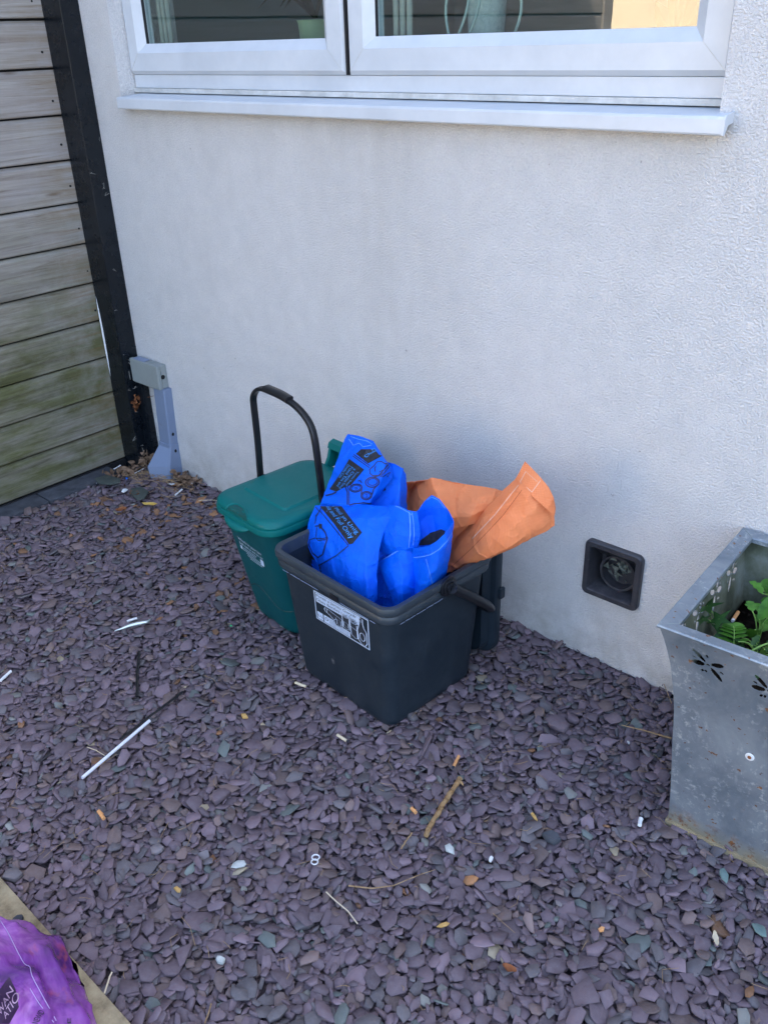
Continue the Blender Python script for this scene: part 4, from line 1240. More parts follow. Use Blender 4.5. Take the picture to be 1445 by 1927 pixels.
# moulded groove over the front and side, its shade given by darker green
tree = bvh_of(cb)
crv = [(474, 1100), (480, 1098), (489, 1103), (500, 1115), (512, 1130), (524, 1144), (535, 1150), (548, 1151), (562, 1149), (572, 1146)]
mb = MB(); pts = []
for (px, py) in crv:
    h, nr, _, _ = tree.ray_cast(CAM, ray(px, py))
    if h: pts.append(h + nr * .0002)
pp = []
for a, b in zip(pts[:-1], pts[1:]):
    for i in range(3): pp.append(a.lerp(b, i / 3))
pp.append(pts[-1])
mb.tube(pp, .0017, 8); mb.build('groove_shade', M['green_shade'], cad, smooth=True)
# lid: skirt, rounded shoulder, raised panel with a chamfer, front scoop lip, rear carrying tab
LX, LY, LZ = 0, -.012, .372
mb = MB()
mb.loft([Q(.284 - .012, .352, .058, .366, .006, LY), Q(.294 - .012, .362, .060, .367, .006, LY), Q(.296 - .012, .364, .060, .371, .006, LY), Q(.292 - .012, .360, .058, .383, .006, LY), Q(.286 - .012, .354, .056, .3845, .006, LY), Q(.290 - .012, .358, .058, .390, .006, LY), Q(.284 - .012, .352, .056, .399, .006, LY),
         Q(.270 - .012, .338, .05, .4045, .006, LY), Q(.236 - .012, .300, .035, .4065, .006, LY), Q(.205 - .012, .225, .014, .4070, .006, .006), Q(.196 - .012, .214, .010, .4125, .006, .006), Q(.10 - .012, .11, .01, .4150, .006, .006)], True, True)
lid_o = mb.build('lid', M['green_lid'], cad, ang=40)
lx = lambda x, y, z: rotz((CC[0] + x, CC[1] + y, z), CC, CA)
# thumb lip: the skirt swells forward and down in the middle of the front edge, with a scooped crescent above it
mb = MB(); rings = []
for i in range(17):
    t = i / 16 * 2 - 1; k = math.cos(t * math.pi / 2) ** .7
    x = t * .056
    rings.append([lx(x, LY - .176, .3705), lx(x, LY - .181 - .010 * k, .3700), lx(x, LY - .183 - .013 * k, .366 - .006 * k), lx(x, LY - .183 - .012 * k, .366 - .015 * k), lx(x, LY - .178 - .008 * k, .3665 - .016 * k), lx(x, LY - .172, .3665 - .008 * k)])
mb.loft(rings); mb.build('thumb_lip', M['green_lid'], cad, smooth=True)
tl = bvh_of(lid_o)
def on_lid(pl, lift):
    out = []
    for (px, py) in pl:
        h, nr, _, _ = tl.ray_cast(CAM, ray(px, py))
        if h: out.append(h + (nr if nr.z > 0 else -nr) * lift)
    return out
ar = on_lid([(427, 957), (431, 951), (438, 948), (447, 949), (456, 954), (462, 961), (466, 970), (468, 979)], .0006)
if len(ar) > 3: mb = MB(); mb.tube(catmull(ar, 3), .0030, 8); mb.build('scoop_edge', M['green_lid'], cad, smooth=True)
decal('scoop', ([(428, 957), (433, 952), (440, 950), (448, 951), (456, 956), (461, 963), (464, 973), (465, 980), (455, 978), (443, 971), (434, 964)], [tuple(range(11))]), tl, M['green_deep'], cad, .0006, 5)  # flat decal; the hollow's shade is only its darker green
mb = MB(); mb.box((CC[0] - .052, CC[1] + .150, .383), (CC[0] + .052, CC[1] + .172, .398), .004, CA, (CC[0], CC[1], 0)); mb.build('hinge', M['green_lid'], cad)
# rear tab: two uprights and a top bar, standing up behind the lid
mb = MB()
x0t, x1t = -.045, .090
for xa in (x0t, .034, x1t):
    mb.loft([[lx(xa - .006, .150, .395), lx(xa + .006, .150, .395), lx(xa + .006, .196, .395), lx(xa - .006, .196, .395)],
             [lx(xa - .005, .166, .425), lx(xa + .005, .166, .425), lx(xa + .005, .204, .430), lx(xa - .005, .204, .430)],
             [lx(xa - .005, .176, .458), lx(xa + .005, .176, .458), lx(xa + .005, .200, .466), lx(xa - .005, .200, .466)]])
mb.loft([[lx(x, y, z) for y, z in ((.172, .452), (.178, .468), (.196, .474), (.206, .466), (.203, .452), (.188, .448))] for x in (x0t - .008, x0t - .002, x1t + .002, x1t + .008)])
mb.loft([[lx(x, y, z) for y, z in ((.194, .39), (.203, .43), (.204, .462), (.200, .462), (.199, .43), (.190, .39))] for x in (x0t, x1t)])
mb.build('rear_tab', M['green_lid'], cad, ang=35)
# black bail handle standing upright
for sx in (-1, 1):
    mb = MB(); pv = (sx * .136, .002, .372)
    mb.loft([[lx(pv[0] + sx * dx, pv[1] + r * math.cos(a), pv[2] + r * math.sin(a)) for a in [2 * math.pi * j / 20 for j in range(20)]] for r, dx in ((.022, -.006), (.022, .010), (.018, .013), (.010, .013))])
    mb.build('handle_pivot', M['bin_black'], cad, ang=40)
hp = [(491, 910), (490, 892), (489, 880), (486, 840), (482, 800), (478, 765), (477, 748), (482, 736), (492, 731), (510, 737), (530, 746), (548, 757), (563, 770), (577, 787), (587, 806), (593, 830), (598, 865), (603, 905), (607, 940), (609, 956)]
dn = Vector((math.sin(-CA), math.cos(-CA), 0))   # plane of the handle: through the pivots
pts = []
P0 = Vector((CC[0], CC[1] + .002, 0)); nrm = Matrix.Rotation(CA, 3, 'Z') @ Vector((0, 1, 0))
for (px, py) in hp:
    d = ray(px, py); t = (P0 - CAM).dot(nrm) / d.dot(nrm); pts.append(CAM + d * t)
hpts = catmull(pts, 3)
mb = MB()
# oval section: wide across the caddy's depth, thin in the handle plane, with a groove along the outer face
rings = []
for i, p in enumerate(hpts):
    t = (hpts[min(i + 1, len(hpts) - 1)] - hpts[max(i - 1, 0)]).normalized(); s = t.cross(nrm).normalized()
    rings.append([p + nrm * a + s * b for a, b in ((.0085, .0045), (.004, .0058), (.0032, .0040), (-.0032, .0040), (-.004, .0058), (-.0085, .0045), (-.0095, 0), (-.0085, -.0050), (0, -.0062), (.0085, -.0050), (.0095, 0))])
mb.loft(rings); mb.build('handle', M['bin_black'], cad, ang=50)
gp = catmull([CAM + ray(px, py) * ((P0 - CAM).dot(nrm) / ray(px, py).dot(nrm)) for px, py in ((501, 731), (515, 737), (530, 744), (545, 753))], 3)
rings = []
for i, p in enumerate(gp):
    t = (gp[min(i + 1, len(gp) - 1)] - gp[max(i - 1, 0)]).normalized(); s = t.cross(nrm).normalized()
    if s.z < 0: s = -s
    rings.append([p + nrm * a + s * b for a, b in ((.0125, .0055), (.009, .0095), (-.009, .0095), (-.0125, .0055), (-.0125, -.004), (-.009, -.0085), (.009, -.0085), (.0125, -.004))])
mb = MB(); mb.loft(rings); mb.build('handle_grip', M['bin_black'], cad, ang=50)
# white print on the caddy's front
HC = homog([(447, 1008), (493, 1042), (499, 1072), (456, 1041)])
pr = [text_polys("What's in your bin?", .0, .02, .97, .20), text_polys("Beth sydd yn eich bin chi?", .03, .26, 1.0, .42)]
for k, (a, b) in enumerate(((.15, .70), (.13, .66), (.24, .93), (.27, .95), (.36, .90))): pr.append(stroke([(a, .52 + k * .11), (b, .50 + k * .11)], .028))
pr.append(quadp(.02, .46, .10, .66)); pr.append(quadp(.86, .46, 1.0, .82))
decal('printed_text', mapped(merge(*pr), HC), tree, M['label'], cad, .0006, 4)

# ------------------------------------------------------------------ woven sacks
def spline1(P, t):
    n = len(P) - 1; x = min(max(t * n, 0), n - 1e-9); i = int(x); u = x - i
    p0, p1, p2, p3 = P[max(i - 1, 0)], P[i], P[i + 1], P[min(i + 2, n)]
    # tightened catmull keeps folds crisp
    q = .5 * ((2 * p1) + (p2 - p0) * u + (2 * p0 - 5 * p1 + 4 * p2 - p3) * u * u + (3 * p1 - p0 - 3 * p2 + p3) * u ** 3)
    return q * .2 + p1.lerp(p2, u) * .8
class Cloth:
    def __init__(s): s.v = []; s.f = []; s.uv = []
    def patch(s, rows, res=.0042, crumple=.0045, seed=0, thick=.0012, world=False):
        P = [[(Vector(q) if world else Y(*q)) for q in r] for r in rows]
        nr_, nc = len(P), len(P[0])
        LU = sum((P[nr_ // 2][i + 1] - P[nr_ // 2][i]).length for i in range(nc - 1)); LV = sum((P[i + 1][nc // 2] - P[i][nc // 2]).length for i in range(nr_ - 1))
        nu = max(6, int(LU / res)); nv = max(6, int(LV / res))
        g = []
        for j in range(nv + 1):
            col = [spline1([P[r][c] for r in range(nr_)], j / nv) for c in range(nc)]
            g.append([spline1(col, i / nu) for i in range(nu + 1)])
        def nrm(j, i):
            a = g[j][min(i + 1, nu)] - g[j][max(i - 1, 0)]; b = g[min(j + 1, nv)][i] - g[max(j - 1, 0)][i]
            n = a.cross(b); return n.normalized() if n.length > 1e-9 else Vector((0, -1, 0))
        top = []
        mid = g[nv // 2][nu // 2]; sgn = 1.0 if nrm(nv // 2, nu // 2).dot(mid - CAM) < 0 else -1.0
        for j in range(nv + 1):
            for i in range(nu + 1):
                p = g[j][i]; n = nrm(j, i) * sgn; q = p * 10 + Vector((seed * 3.1, seed * 1.7, 0))
                a = noise.noise(q) ; b = noise.noise(q * 2.3 + Vector((5, 1, 2)))
                vd = noise.voronoi(p * 13 + Vector((seed, 0, 0)))[0]
                f = a * 1.0 + max(0.0, 1 - abs(a) / .07) * .55 + max(0.0, 1 - abs(b) / .08) * .35 + (vd[1] - vd[0]) * 1.2
                top.append((p + n * f * crumple, n, (i / nu * LU, j / nv * LV)))
        for side in (0, 1):
            b0 = len(s.v)
            for p, n, uv in top:
                s.v.append(p - n * thick * side); s.uv.append(uv)
            for j in range(nv):
                for i in range(nu):
                    q = (b0 + j * (nu + 1) + i, b0 + j * (nu + 1) + i + 1, b0 + (j + 1) * (nu + 1) + i + 1, b0 + (j + 1) * (nu + 1) + i)
                    s.f.append(q if (side == 0) == (sgn > 0) else q[::-1])
        m = (nu + 1) * (nv + 1); b0 = len(s.v) - 2 * m
        loop = [i for i in range(nu + 1)] + [j * (nu + 1) + nu for j in range(1, nv + 1)] + [nv * (nu + 1) + i for i in range(nu - 1, -1, -1)] + [j * (nu + 1) for j in range(nv - 1, 0, -1)]
        for a, b in zip(loop, loop[1:] + loop[:1]): s.f.append((b0 + b, b0 + a, b0 + m + a, b0 + m + b))
        # surface only (for print)
        return BVHTree.FromPolygons([t[0] for t in top], [(j * (nu + 1) + i, j * (nu + 1) + i + 1, (j + 1) * (nu + 1) + i + 1, (j + 1) * (nu + 1) + i) for j in range(nv) for i in range(nu)])
    def build(s, name, m, parent):
        o = obj(name, s.v, s.f, m, parent, True, uvs=s.uv); smooth_angle(o, 16); return o

sack = thing('woven_sack', (-1.28, -.42, .03), 'crumpled bright blue woven recycling sack printed with black drawings, in the charcoal box', 'sack')
B = Cloth()
tB = B.patch([[(594, 951, -.42), (612, 952, -.42), (645, 951, -.415), (700, 952, -.41), (748, 957, -.40)],
              [(581, 985, -.44), (612, 980, -.455), (650, 978, -.46), (695, 976, -.45), (735, 975, -.425)],
              [(576, 1018, -.46), (608, 1020, -.485), (650, 1020, -.49), (688, 1010, -.475), (722, 1003, -.445)],
              [(588, 1045, -.48), (616, 1052, -.500), (652, 1052, -.508), (688, 1048, -.500), (713, 1035, -.47)],
              [(603, 1066, -.49), (632, 1085, -.515), (662, 1092, -.523), (692, 1092, -.518), (709, 1078, -.49)],
              [(612, 1105, -.50), (640, 1125, -.525), (668, 1135, -.530), (693, 1138, -.53), (707, 1130, -.505)]], seed=1, crumple=.004)
tA = B.patch([[(655, 817, -.335), (668, 819, -.333), (684, 823, -.332), (703, 830, -.33), (706, 838, -.33)],
              [(645, 840, -.345), (664, 842, -.352), (688, 845, -.354), (712, 850, -.345), (722, 860, -.335)],
              [(636, 865, -.355), (658, 867, -.368), (690, 868, -.370), (724, 868, -.358), (738, 884, -.335)],
              [(625, 893, -.365), (652, 893, -.383), (688, 893, -.390), (722, 890, -.372), (736, 900, -.345)],
              [(614, 922, -.380), (645, 924, -.398), (680, 924, -.402), (710, 920, -.385), (724, 918, -.36)],
              [(604, 945, -.405), (640, 950, -.415), (670, 950, -.412), (695, 948, -.395), (704, 945, -.37)],
              [(598, 962, -.41), (640, 968, -.405), (670, 968, -.40), (698, 966, -.39), (706, 960, -.37)]], seed=2, crumple=.003)
# folded back of the standing corner (its other side)
B.patch([[(655, 817, -.330), (680, 823, -.325), (706, 838, -.325)], [(640, 860, -.335), (690, 870, -.315), (738, 884, -.33)], [(622, 900, -.345), (680, 905, -.31), (730, 905, -.335)], [(606, 945, -.385), (660, 950, -.34), (705, 950, -.355)]], seed=3, crumple=.003)
tC = B.patch([[(722, 868, -.33), (742, 872, -.325), (755, 880, -.318), (762, 892, -.305)], [(715, 905, -.345), (738, 905, -.335), (753, 910, -.33), (764, 920, -.305)],
              [(705, 935, -.36), (730, 935, -.35), (750, 940, -.35), (764, 948, -.31)], [(700, 965, -.38), (730, 968, -.375), (752, 970, -.37), (768, 975, -.32)], [(700, 1000, -.385), (730, 1003, -.38), (755, 1005, -.38), (770, 1008, -.33)]], seed=4)
tD = B.patch([[(733, 951, -.405), (752, 953, -.41), (770, 961, -.413), (785, 963, -.403)], [(730, 975, -.425), (750, 980, -.432), (772, 984, -.430), (788, 985, -.412)],
              [(724, 998, -.442), (746, 1005, -.446), (772, 1010, -.440), (790, 1008, -.420)], [(714, 1018, -.448), (738, 1028, -.450), (766, 1033, -.442), (786, 1028, -.425)], [(712, 1035, -.44), (738, 1046, -.44), (766, 1050, -.43), (786, 1046, -.415)]], seed=5, crumple=.003)
tF = B.patch([[(712, 1058, -.452), (728, 1048, -.450), (748, 1036, -.445), (764, 1033, -.440), (777, 1042, -.432)], [(718, 1075, -.462), (735, 1065, -.468), (752, 1056, -.464), (766, 1056, -.452), (779, 1062, -.438)],
              [(726, 1096, -.470), (742, 1090, -.480), (756, 1085, -.476), (768, 1084, -.462), (780, 1088, -.445)], [(736, 1120, -.48), (748, 1120, -.490), (758, 1118, -.485), (768, 1118, -.47), (780, 1120, -.45)], [(742, 1150, -.48), (750, 1150, -.49), (758, 1150, -.485), (768, 1150, -.47), (780, 1150, -.45)]], seed=6, crumple=.003)
tG = B.patch([[(708, 1000, -.435), (722, 1008, -.43), (745, 1020, -.42)], [(706, 1040, -.44), (722, 1045, -.435), (745, 1050, -.425)], [(704, 1085, -.45), (722, 1090, -.45), (750, 1095, -.43)], [(703, 1140, -.46), (722, 1150, -.46), (755, 1150, -.44)]], seed=7, crumple=.005)
tE = B.patch([[(778, 1031, -.433), (792, 1030, -.442), (808, 1027, -.445), (822, 1018, -.440), (838, 1003, -.425), (853, 982, -.395)],
              [(777, 1051, -.438), (793, 1051, -.450), (810, 1047, -.455), (826, 1037, -.448), (840, 1023, -.430), (851, 1005, -.398)],
              [(776, 1085, -.440), (792, 1087, -.458), (808, 1081, -.463), (822, 1071, -.452), (834, 1058, -.430), (846, 1040, -.398)],
              [(775, 1118, -.445), (789, 1122, -.462), (803, 1113, -.455), (816, 1103, -.430), (827, 1092, -.400), (840, 1075, -.365)],
              [(776, 1160, -.42), (789, 1160, -.425), (801, 1150, -.42), (812, 1140, -.39), (821, 1125, -.365), (832, 1105, -.335)]], seed=8, crumple=.0028)
tH = B.patch([[(776, 967, -.402), (788, 958, -.390), (799, 943, -.375), (812, 932, -.362), (826, 939, -.355), (840, 957, -.360), (853, 981, -.39)],
              [(782, 990, -.405), (791, 980, -.385), (802, 972, -.368), (815, 968, -.358), (829, 972, -.358), (841, 980, -.368), (852, 992, -.390)],
              [(786, 1018, -.412), (796, 1012, -.392), (808, 1006, -.378), (820, 1001, -.372), (832, 999, -.375), (842, 1001, -.383), (850, 1006, -.392)],
              [(790, 1050, -.42), (798, 1046, -.40), (810, 1042, -.388), (822, 1038, -.385), (832, 1034, -.387), (842, 1030, -.39), (848, 1030, -.395)]], seed=9, crumple=.002)
# the sack's bulk inside the box
c0 = GC
B.patch([[(c0[0] - .17 + .068 * i, c0[1] - .145 + .06 * j, .20 + .03 * math.sin(i * 2.1 + j) + .03 * math.cos(j * 1.7 - i)) for i in range(6)] for j in range(6)], world=True, seed=10, crumple=.012)
B.patch([[(594, 951, -.42), (606, 955, -.37), (640, 965, -.36)], [(577, 1018, -.46), (600, 1030, -.40), (640, 1030, -.38)], [(590, 1075, -.47), (606, 1090, -.43), (640, 1090, -.40)]], seed=12, crumple=.004)
tL = B.patch([[(577, 1030, -.450), (586, 1034, -.455), (596, 1052, -.468)], [(574, 1045, -.455), (586, 1050, -.462), (600, 1068, -.475)], [(578, 1070, -.46), (590, 1078, -.468), (606, 1090, -.480)]], seed=13, crumple=.002)
B.build('sack_body', M['blue'], sack)
# hems, stitching, printed panels, lettering and line drawings
def st(name, pts, tree, w_=.8, m='thread_blue', par=sack, off=.0012): return decal(name, stroke(pts, w_), tree, M[m], par, off, 4)
st('stitching', [(737, 950), (752, 955), (768, 964), (774, 969)], tD); st('stitching', [(770, 963), (772, 985), (772, 1005), (769, 1030)], tD); st('stitching', [(775, 965), (778, 985), (779, 1005), (777, 1026)], tD)
st('stitching', [(779, 1049), (793, 1048), (810, 1044), (826, 1034), (840, 1019), (850, 1003)], tE); st('stitching', [(713, 1056), (730, 1048), (749, 1037)], tF, .9)
st('stitching', [(802, 1052), (808, 1075), (813, 1100)], tE, .6); st('stitching', [(784, 957), (800, 943), (812, 935), (825, 941), (838, 957)], tH, .8)
st('stitching', [(657, 826), (665, 838), (676, 834), (684, 841), (699, 838)], tA, .8); st('stitching', [(660, 821), (672, 826), (690, 830), (701, 836)], tA, .7)
def pxp(pts): return [(560 + x / 4.516, 800 + y / 4.516) for x, y in pts]
# panel 1: food tins and drinks cans
q1 = pxp([(566, 375), (470, 560), (270, 545), (430, 290)])     # runs along the slanted panel
g1 = (pxp([(440, 288), (566, 378), (452, 512), (395, 530), (330, 566), (272, 545), (390, 375)]), [(0, 1, 2, 3, 4, 5, 6)])
decal('printed_panel', g1, tA, M['ink'], sack, .0008, 3)
HT = homog(pxp([(566, 382), (415, 610), (270, 545), (440, 295)]))
tx = [text_polys('Tuniau Bwyd', .06, .05, .72, .22), text_polys('a Chaniau Diod', .04, .28, .95, .46), text_polys('Food Tins and', .04, .52, .90, .70), text_polys('Drinks Cans', .04, .76, .55, .92)]
HT = homog(pxp([(540, 390), (395, 560), (285, 520), (425, 318)]))
decal('lettering', mapped(merge(*tx), HT), tA, M['ink_text'], sack, .0016, 3)
# panel 2, at the top fold
g2 = (pxp([(540, 205), (655, 205), (690, 250), (720, 262), (600, 326), (497, 244)]), [(0, 1, 2, 3, 4, 5)])
decal('printed_panel', g2, tA, M['ink'], sack, .0008, 3)
decal('lettering', mapped(merge(text_polys('Cymysg', .05, .1, .95, .55), text_polys('cs', .62, .62, .95, .92)), homog(pxp([(575, 290), (690, 222), (655, 190), (530, 235)]))), tA, M['ink_text'], sack, .0016, 3)
# panel 3 on the big front fold
g3 = (pxp([(190, 690), (375, 690), (425, 760), (548, 912), (470, 1008), (438, 1014), (320, 850)]), [(0, 1, 2, 3, 4, 5, 6)])
decal('printed_panel', g3, tB, M['ink'], sack, .0008, 3)
HB = homog(pxp([(330, 680), (540, 905), (440, 1000), (215, 690)]))
decal('lettering', mapped(merge(text_polys('a Ffoil yn Unig', .0, .10, .98, .48), text_polys('ols and Foil Only', .02, .56, .98, .92)), HB), tB, M['ink_text'], sack, .0016, 3)
g4 = (pxp([(66, 1010), (90, 1020), (140, 1090), (150, 1150), (90, 1130), (66, 1070)]), [(0, 1, 2, 3, 4, 5)])
decal('printed_panel', g4, tL, M['ink'], sack, .0008, 3)
g5 = (pxp([(1040, 980), (1130, 915), (1220, 885), (1252, 900), (1245, 960), (1200, 1000), (1140, 1015), (1030, 1022)]), [(0, 1, 2, 3, 4, 5, 6, 7)])
decal('printed_panel', g5, tH, M['ink'], sack, .0008, 3)
g6 = (pxp([(700, 560), (740, 510), (750, 552), (725, 562)]), [(0, 1, 2, 3)])
decal('printed_panel', g6, tC, M['ink'], sack, .0008, 3)
L_ = []
S = lambda pts, w_=1.5, c=False: L_.append(stroke(pxp(pts), w_, c))
S([(470, 262), (600, 355), (612, 362)], 1.1); S([(480, 250), (615, 345)], 1.1)
S(ell(635, 485, 58, 42, -.1), 1.6, True); S(ell(638, 482, 42, 28, -.1), 1.0, True); S(ell(497, 535, 52, 33, -.15), 1.5, True); S(ell(497, 535, 40, 23, -.15), .9, True)
S(ell(585, 598, 45, 34, -.1), 1.6, True); S(ell(585, 598, 34, 24, -.1), .9, True); S([(545, 545), (540, 600)]); S([(690, 500), (645, 545), (632, 590)]); S([(548, 490), (530, 470), (515, 475)]); S([(575, 592), (592, 585), (590, 612), (575, 610)], .8)
S([(485, 535), (505, 528), (512, 540), (490, 545)], .8)
S([(650, 345), (675, 312), (715, 310), (745, 330), (770, 325)]); S([(650, 345), (612, 378), (615, 410), (640, 430), (700, 425), (760, 340)]); S([(665, 350), (655, 370), (662, 395)]); S([(770, 335), (690, 430), (650, 440)]); S([(780, 350), (705, 440)], 1.1); S([(720, 440), (785, 400), (760, 440)], 1.1)
S([(690, 400), (730, 380)], 1.0); S([(765, 300), (790, 330)], 1.0)
S([(405, 520), (425, 570), (425, 675)], 1.6); S([(428, 515), (440, 580), (440, 675)], 1.1); S([(330, 570), (300, 585), (240, 600)], 2.0); S([(440, 680), (480, 668), (560, 660), (625, 668)], 1.6)
decal('line_drawing', merge(*L_), tA, M['ink_line'], sack, .0012, 3)
L_ = []
S([(155, 695), (185, 735), (155, 775)], 1.2); S([(188, 725), (300, 860), (432, 1022)], 1.2); S([(432, 1026), (330, 1110), (240, 1160), (180, 1195)], 1.4)
S([(150, 860), (190, 855), (235, 910), (255, 965), (240, 1010), (215, 1100), (175, 1125), (130, 1090)], 1.9); S([(130, 1090), (100, 1020), (105, 975), (150, 960), (220, 965), (250, 955)], 1.3); S([(160, 958), (175, 980), (235, 975), (252, 962)], 1.2); S([(165, 870), (158, 950)], 1.0)
S([(205, 700), (160, 780), (150, 840)], 1.0)
decal('line_drawing', merge(*L_), tB, M['ink_line'], sack, .0012, 3)
decal('line_drawing', (pxp([(182, 838), (210, 842), (208, 880), (185, 880)]), [(0, 1, 2, 3)]), tB, M['ink'], sack, .0012, 3)

osack = thing('woven_sack', (-1.16, -.28, .05), 'orange woven sack spilling out over the back corner of the charcoal box', 'sack')
O = Cloth()
O.patch([[(762, 909, -.21), (776, 906, -.225), (790, 908, -.235), (800, 906, -.243), (812, 900, -.262), (850, 908, -.24), (900, 916, -.23), (948, 925, -.205)],
         [(764, 925, -.225), (776, 925, -.245), (790, 925, -.262), (804, 928, -.275), (820, 927, -.300), (855, 932, -.272), (900, 936, -.262), (942, 935, -.225)],
         [(766, 945, -.240), (778, 948, -.265), (792, 948, -.285), (810, 950, -.300), (832, 952, -.326), (858, 953, -.296), (895, 953, -.285), (930, 945, -.245)],
         [(768, 965, -.26), (780, 968, -.285), (794, 970, -.305), (814, 972, -.315), (842, 974, -.334), (858, 973, -.312), (885, 972, -.300), (912, 960, -.265)],
         [(770, 1000, -.31), (782, 1000, -.318), (796, 1000, -.322), (812, 1000, -.324), (830, 1000, -.322), (855, 995, -.315), (875, 990, -.305), (895, 985, -.285)]], seed=21, crumple=.0045)
O.patch([[(762, 909, -.28), (785, 905, -.26), (812, 901, -.25), (900, 916, -.23), (948, 925, -.205)], [(764, 925, -.25), (785, 915, -.22), (812, 915, -.21), (900, 930, -.2), (940, 935, -.19)], [(770, 1000, -.26), (785, 990, -.24), (812, 980, -.23), (880, 980, -.22), (900, 985, -.24)]], seed=22, crumple=.004)
# shadowed inside of the roll where the flap turns over
O.patch([[(845, 985, -.295), (865, 983, -.29), (885, 982, -.285)], [(843, 1010, -.29), (858, 1008, -.285), (875, 1000, -.28)], [(838, 1050, -.29), (850, 1040, -.285), (862, 1030, -.28)]], seed=23, crumple=.003)
tO = O.patch([[(836, 1074, -.300), (846, 1040, -.290), (860, 1008, -.284), (880, 985, -.275), (925, 945, -.258), (969, 904, -.236), (987, 869, -.22)],
              [(838, 1077, -.305), (852, 1042, -.306), (869, 1014, -.305), (893, 992, -.300), (935, 955, -.286), (976, 916, -.262), (1002, 886, -.228)],
              [(841, 1078, -.310), (862, 1052, -.316), (885, 1026, -.320), (912, 1004, -.318), (950, 972, -.306), (990, 938, -.278), (1018, 908, -.235)],
              [(845, 1077, -.312), (875, 1059, -.322), (905, 1038, -.328), (935, 1016, -.326), (968, 990, -.312), (1004, 962, -.280), (1032, 930, -.240)],
              [(849, 1074, -.312), (888, 1059, -.320), (922, 1047, -.324), (955, 1030, -.320), (985, 1010, -.300), (1018, 984, -.268), (1042, 950, -.238)],
              [(851, 1072, -.306), (892, 1060, -.308), (932, 1045, -.306), (968, 1028, -.300), (1000, 1012, -.280), (1028, 1000, -.255), (1043, 989, -.236)]], seed=24, crumple=.0042)
# the doubled underside of the flap
O.patch([[(851, 1072, -.306), (892, 1060, -.308), (932, 1045, -.306), (968, 1028, -.300), (1000, 1012, -.280), (1043, 989, -.236)],
         [(855, 1066, -.280), (892, 1048, -.275), (932, 1030, -.268), (968, 1010, -.262), (1000, 990, -.245), (1040, 965, -.225)],
         [(850, 1045, -.275), (880, 1010, -.262), (915, 985, -.25), (950, 955, -.24), (985, 925, -.23), (1020, 920, -.222)],
         [(846, 1040, -.288), (862, 1005, -.280), (884, 982, -.270), (925, 945, -.254), (969, 904, -.234), (988, 871, -.222)]], seed=25, crumple=.003)
# hem at the flap's tip
tT = O.patch([[(970, 903, -.243), (978, 886, -.236), (987, 868, -.226)], [(984, 917, -.262), (1000, 900, -.250), (1012, 893, -.240)], [(1006, 938, -.272), (1020, 924, -.258), (1032, 917, -.247)], [(1028, 958, -.266), (1037, 944, -.256), (1041, 936, -.248)], [(1042, 973, -.252), (1044, 964, -.248), (1045, 955, -.242)]], seed=26, crumple=.001)
O.build('sack_body', M['orange'], osack)
def pxo(pts): return [(840 + x / 6.568, 860 + y / 6.568) for x, y in pts]
for pl, w_, tr in ((((320, 1010), (600, 715), (800, 460), (890, 350)), 1.1, tO), (((900, 330), (980, 180)), 1.0, tT), (((980, 180), (1050, 245), (1120, 305)), .6, tT), (((1160, 292), (1055, 435)), 1.1, tT), (((915, 318), (985, 370), (1055, 435)), 1.0, tT), (((1060, 440), (1180, 545), (1300, 680)), .7, tO)):
    decal('stitching', stroke(pxo(pl), w_), tr, M['thread_pale'], osack, .0014, 4)
M['crease'] = mat('orange_crease_shade', (.5, .08, .02), .6)  # darker orange line that paints the shade of the fold
decal('crease_shade', stroke(pxo([(60, 1360), (300, 1140), (560, 870), (700, 720), (930, 410)]), .7), tO, M['crease'], osack, .001, 4)

# ------------------------------------------------------------------ galvanised planter
PS = .452; PH = .525
planter = thing('metal_planter', (PLX + .22, PLY + .22, 0), 'square flared galvanised metal planter with flower shaped cut outs and rust, right edge', 'planter')
Rp = Matrix.Rotation(PLROT, 3, 'Z')
def P3(u, v, z): return Vector((PLX, PLY, 0)) + Rp @ Vector((u, v, z))
PROF = [(0.0, .061), (.05, .0595), (.107, .056), (.17, .0515), (.228, .047), (.27, .0447), (.31, .042), (.36, .0365), (.404, .030), (.43, .0255), (.46, .019), (.49, .0115), (.515, .004), (.525, 0.0)]
def off(z):
    for (a, b), (c, d) in zip(PROF[:-1], PROF[1:]):
        if a <= z <= c: return b + (d - b) * (z - a) / (c - a)
    return 0
def side_pt(side, s, z, inset=0.0):
    """s 0..1 along the side between its corners"""
    o = off(z) + inset; a = o + (PS - 2 * o) * s
    return {0: P3(a, o, z), 1: P3(PS - o, a, z), 2: P3(PS - a, PS - o, z), 3: P3(o, PS - a, z)}[side]
def flower(cx, cz, k=1.08):
    E = []
    for ang, dist_, rx, rz in ((2.35, .021, .0155, .0050), (3.3, .019, .0130, .0062), (.35, .019, .0130, .0055), (-.85, .022, .0160, .0058)):
        E.append((cx + dist_ * k * math.cos(ang), cz + dist_ * k * math.sin(ang), rx * k, rz * k, ang))
    for ang, dist_ in ((1.55, .020), (2.85, .026), (-1.9, .018), (.0, .0), (-.3, .026), (4.1, .022)):
        E.append((cx + dist_ * k * math.cos(ang), cz + dist_ * k * math.sin(ang), .0042 * k, .0028 * k, ang))
    return E
HOLES = {0: flower(.085, .464) + flower(.205, .457) + flower(.325, .464), 3: flower(.085, .464) + flower(.185, .464) + flower(.285, .464) + flower(.385, .464), 1: [], 2: []}
RES = .0022
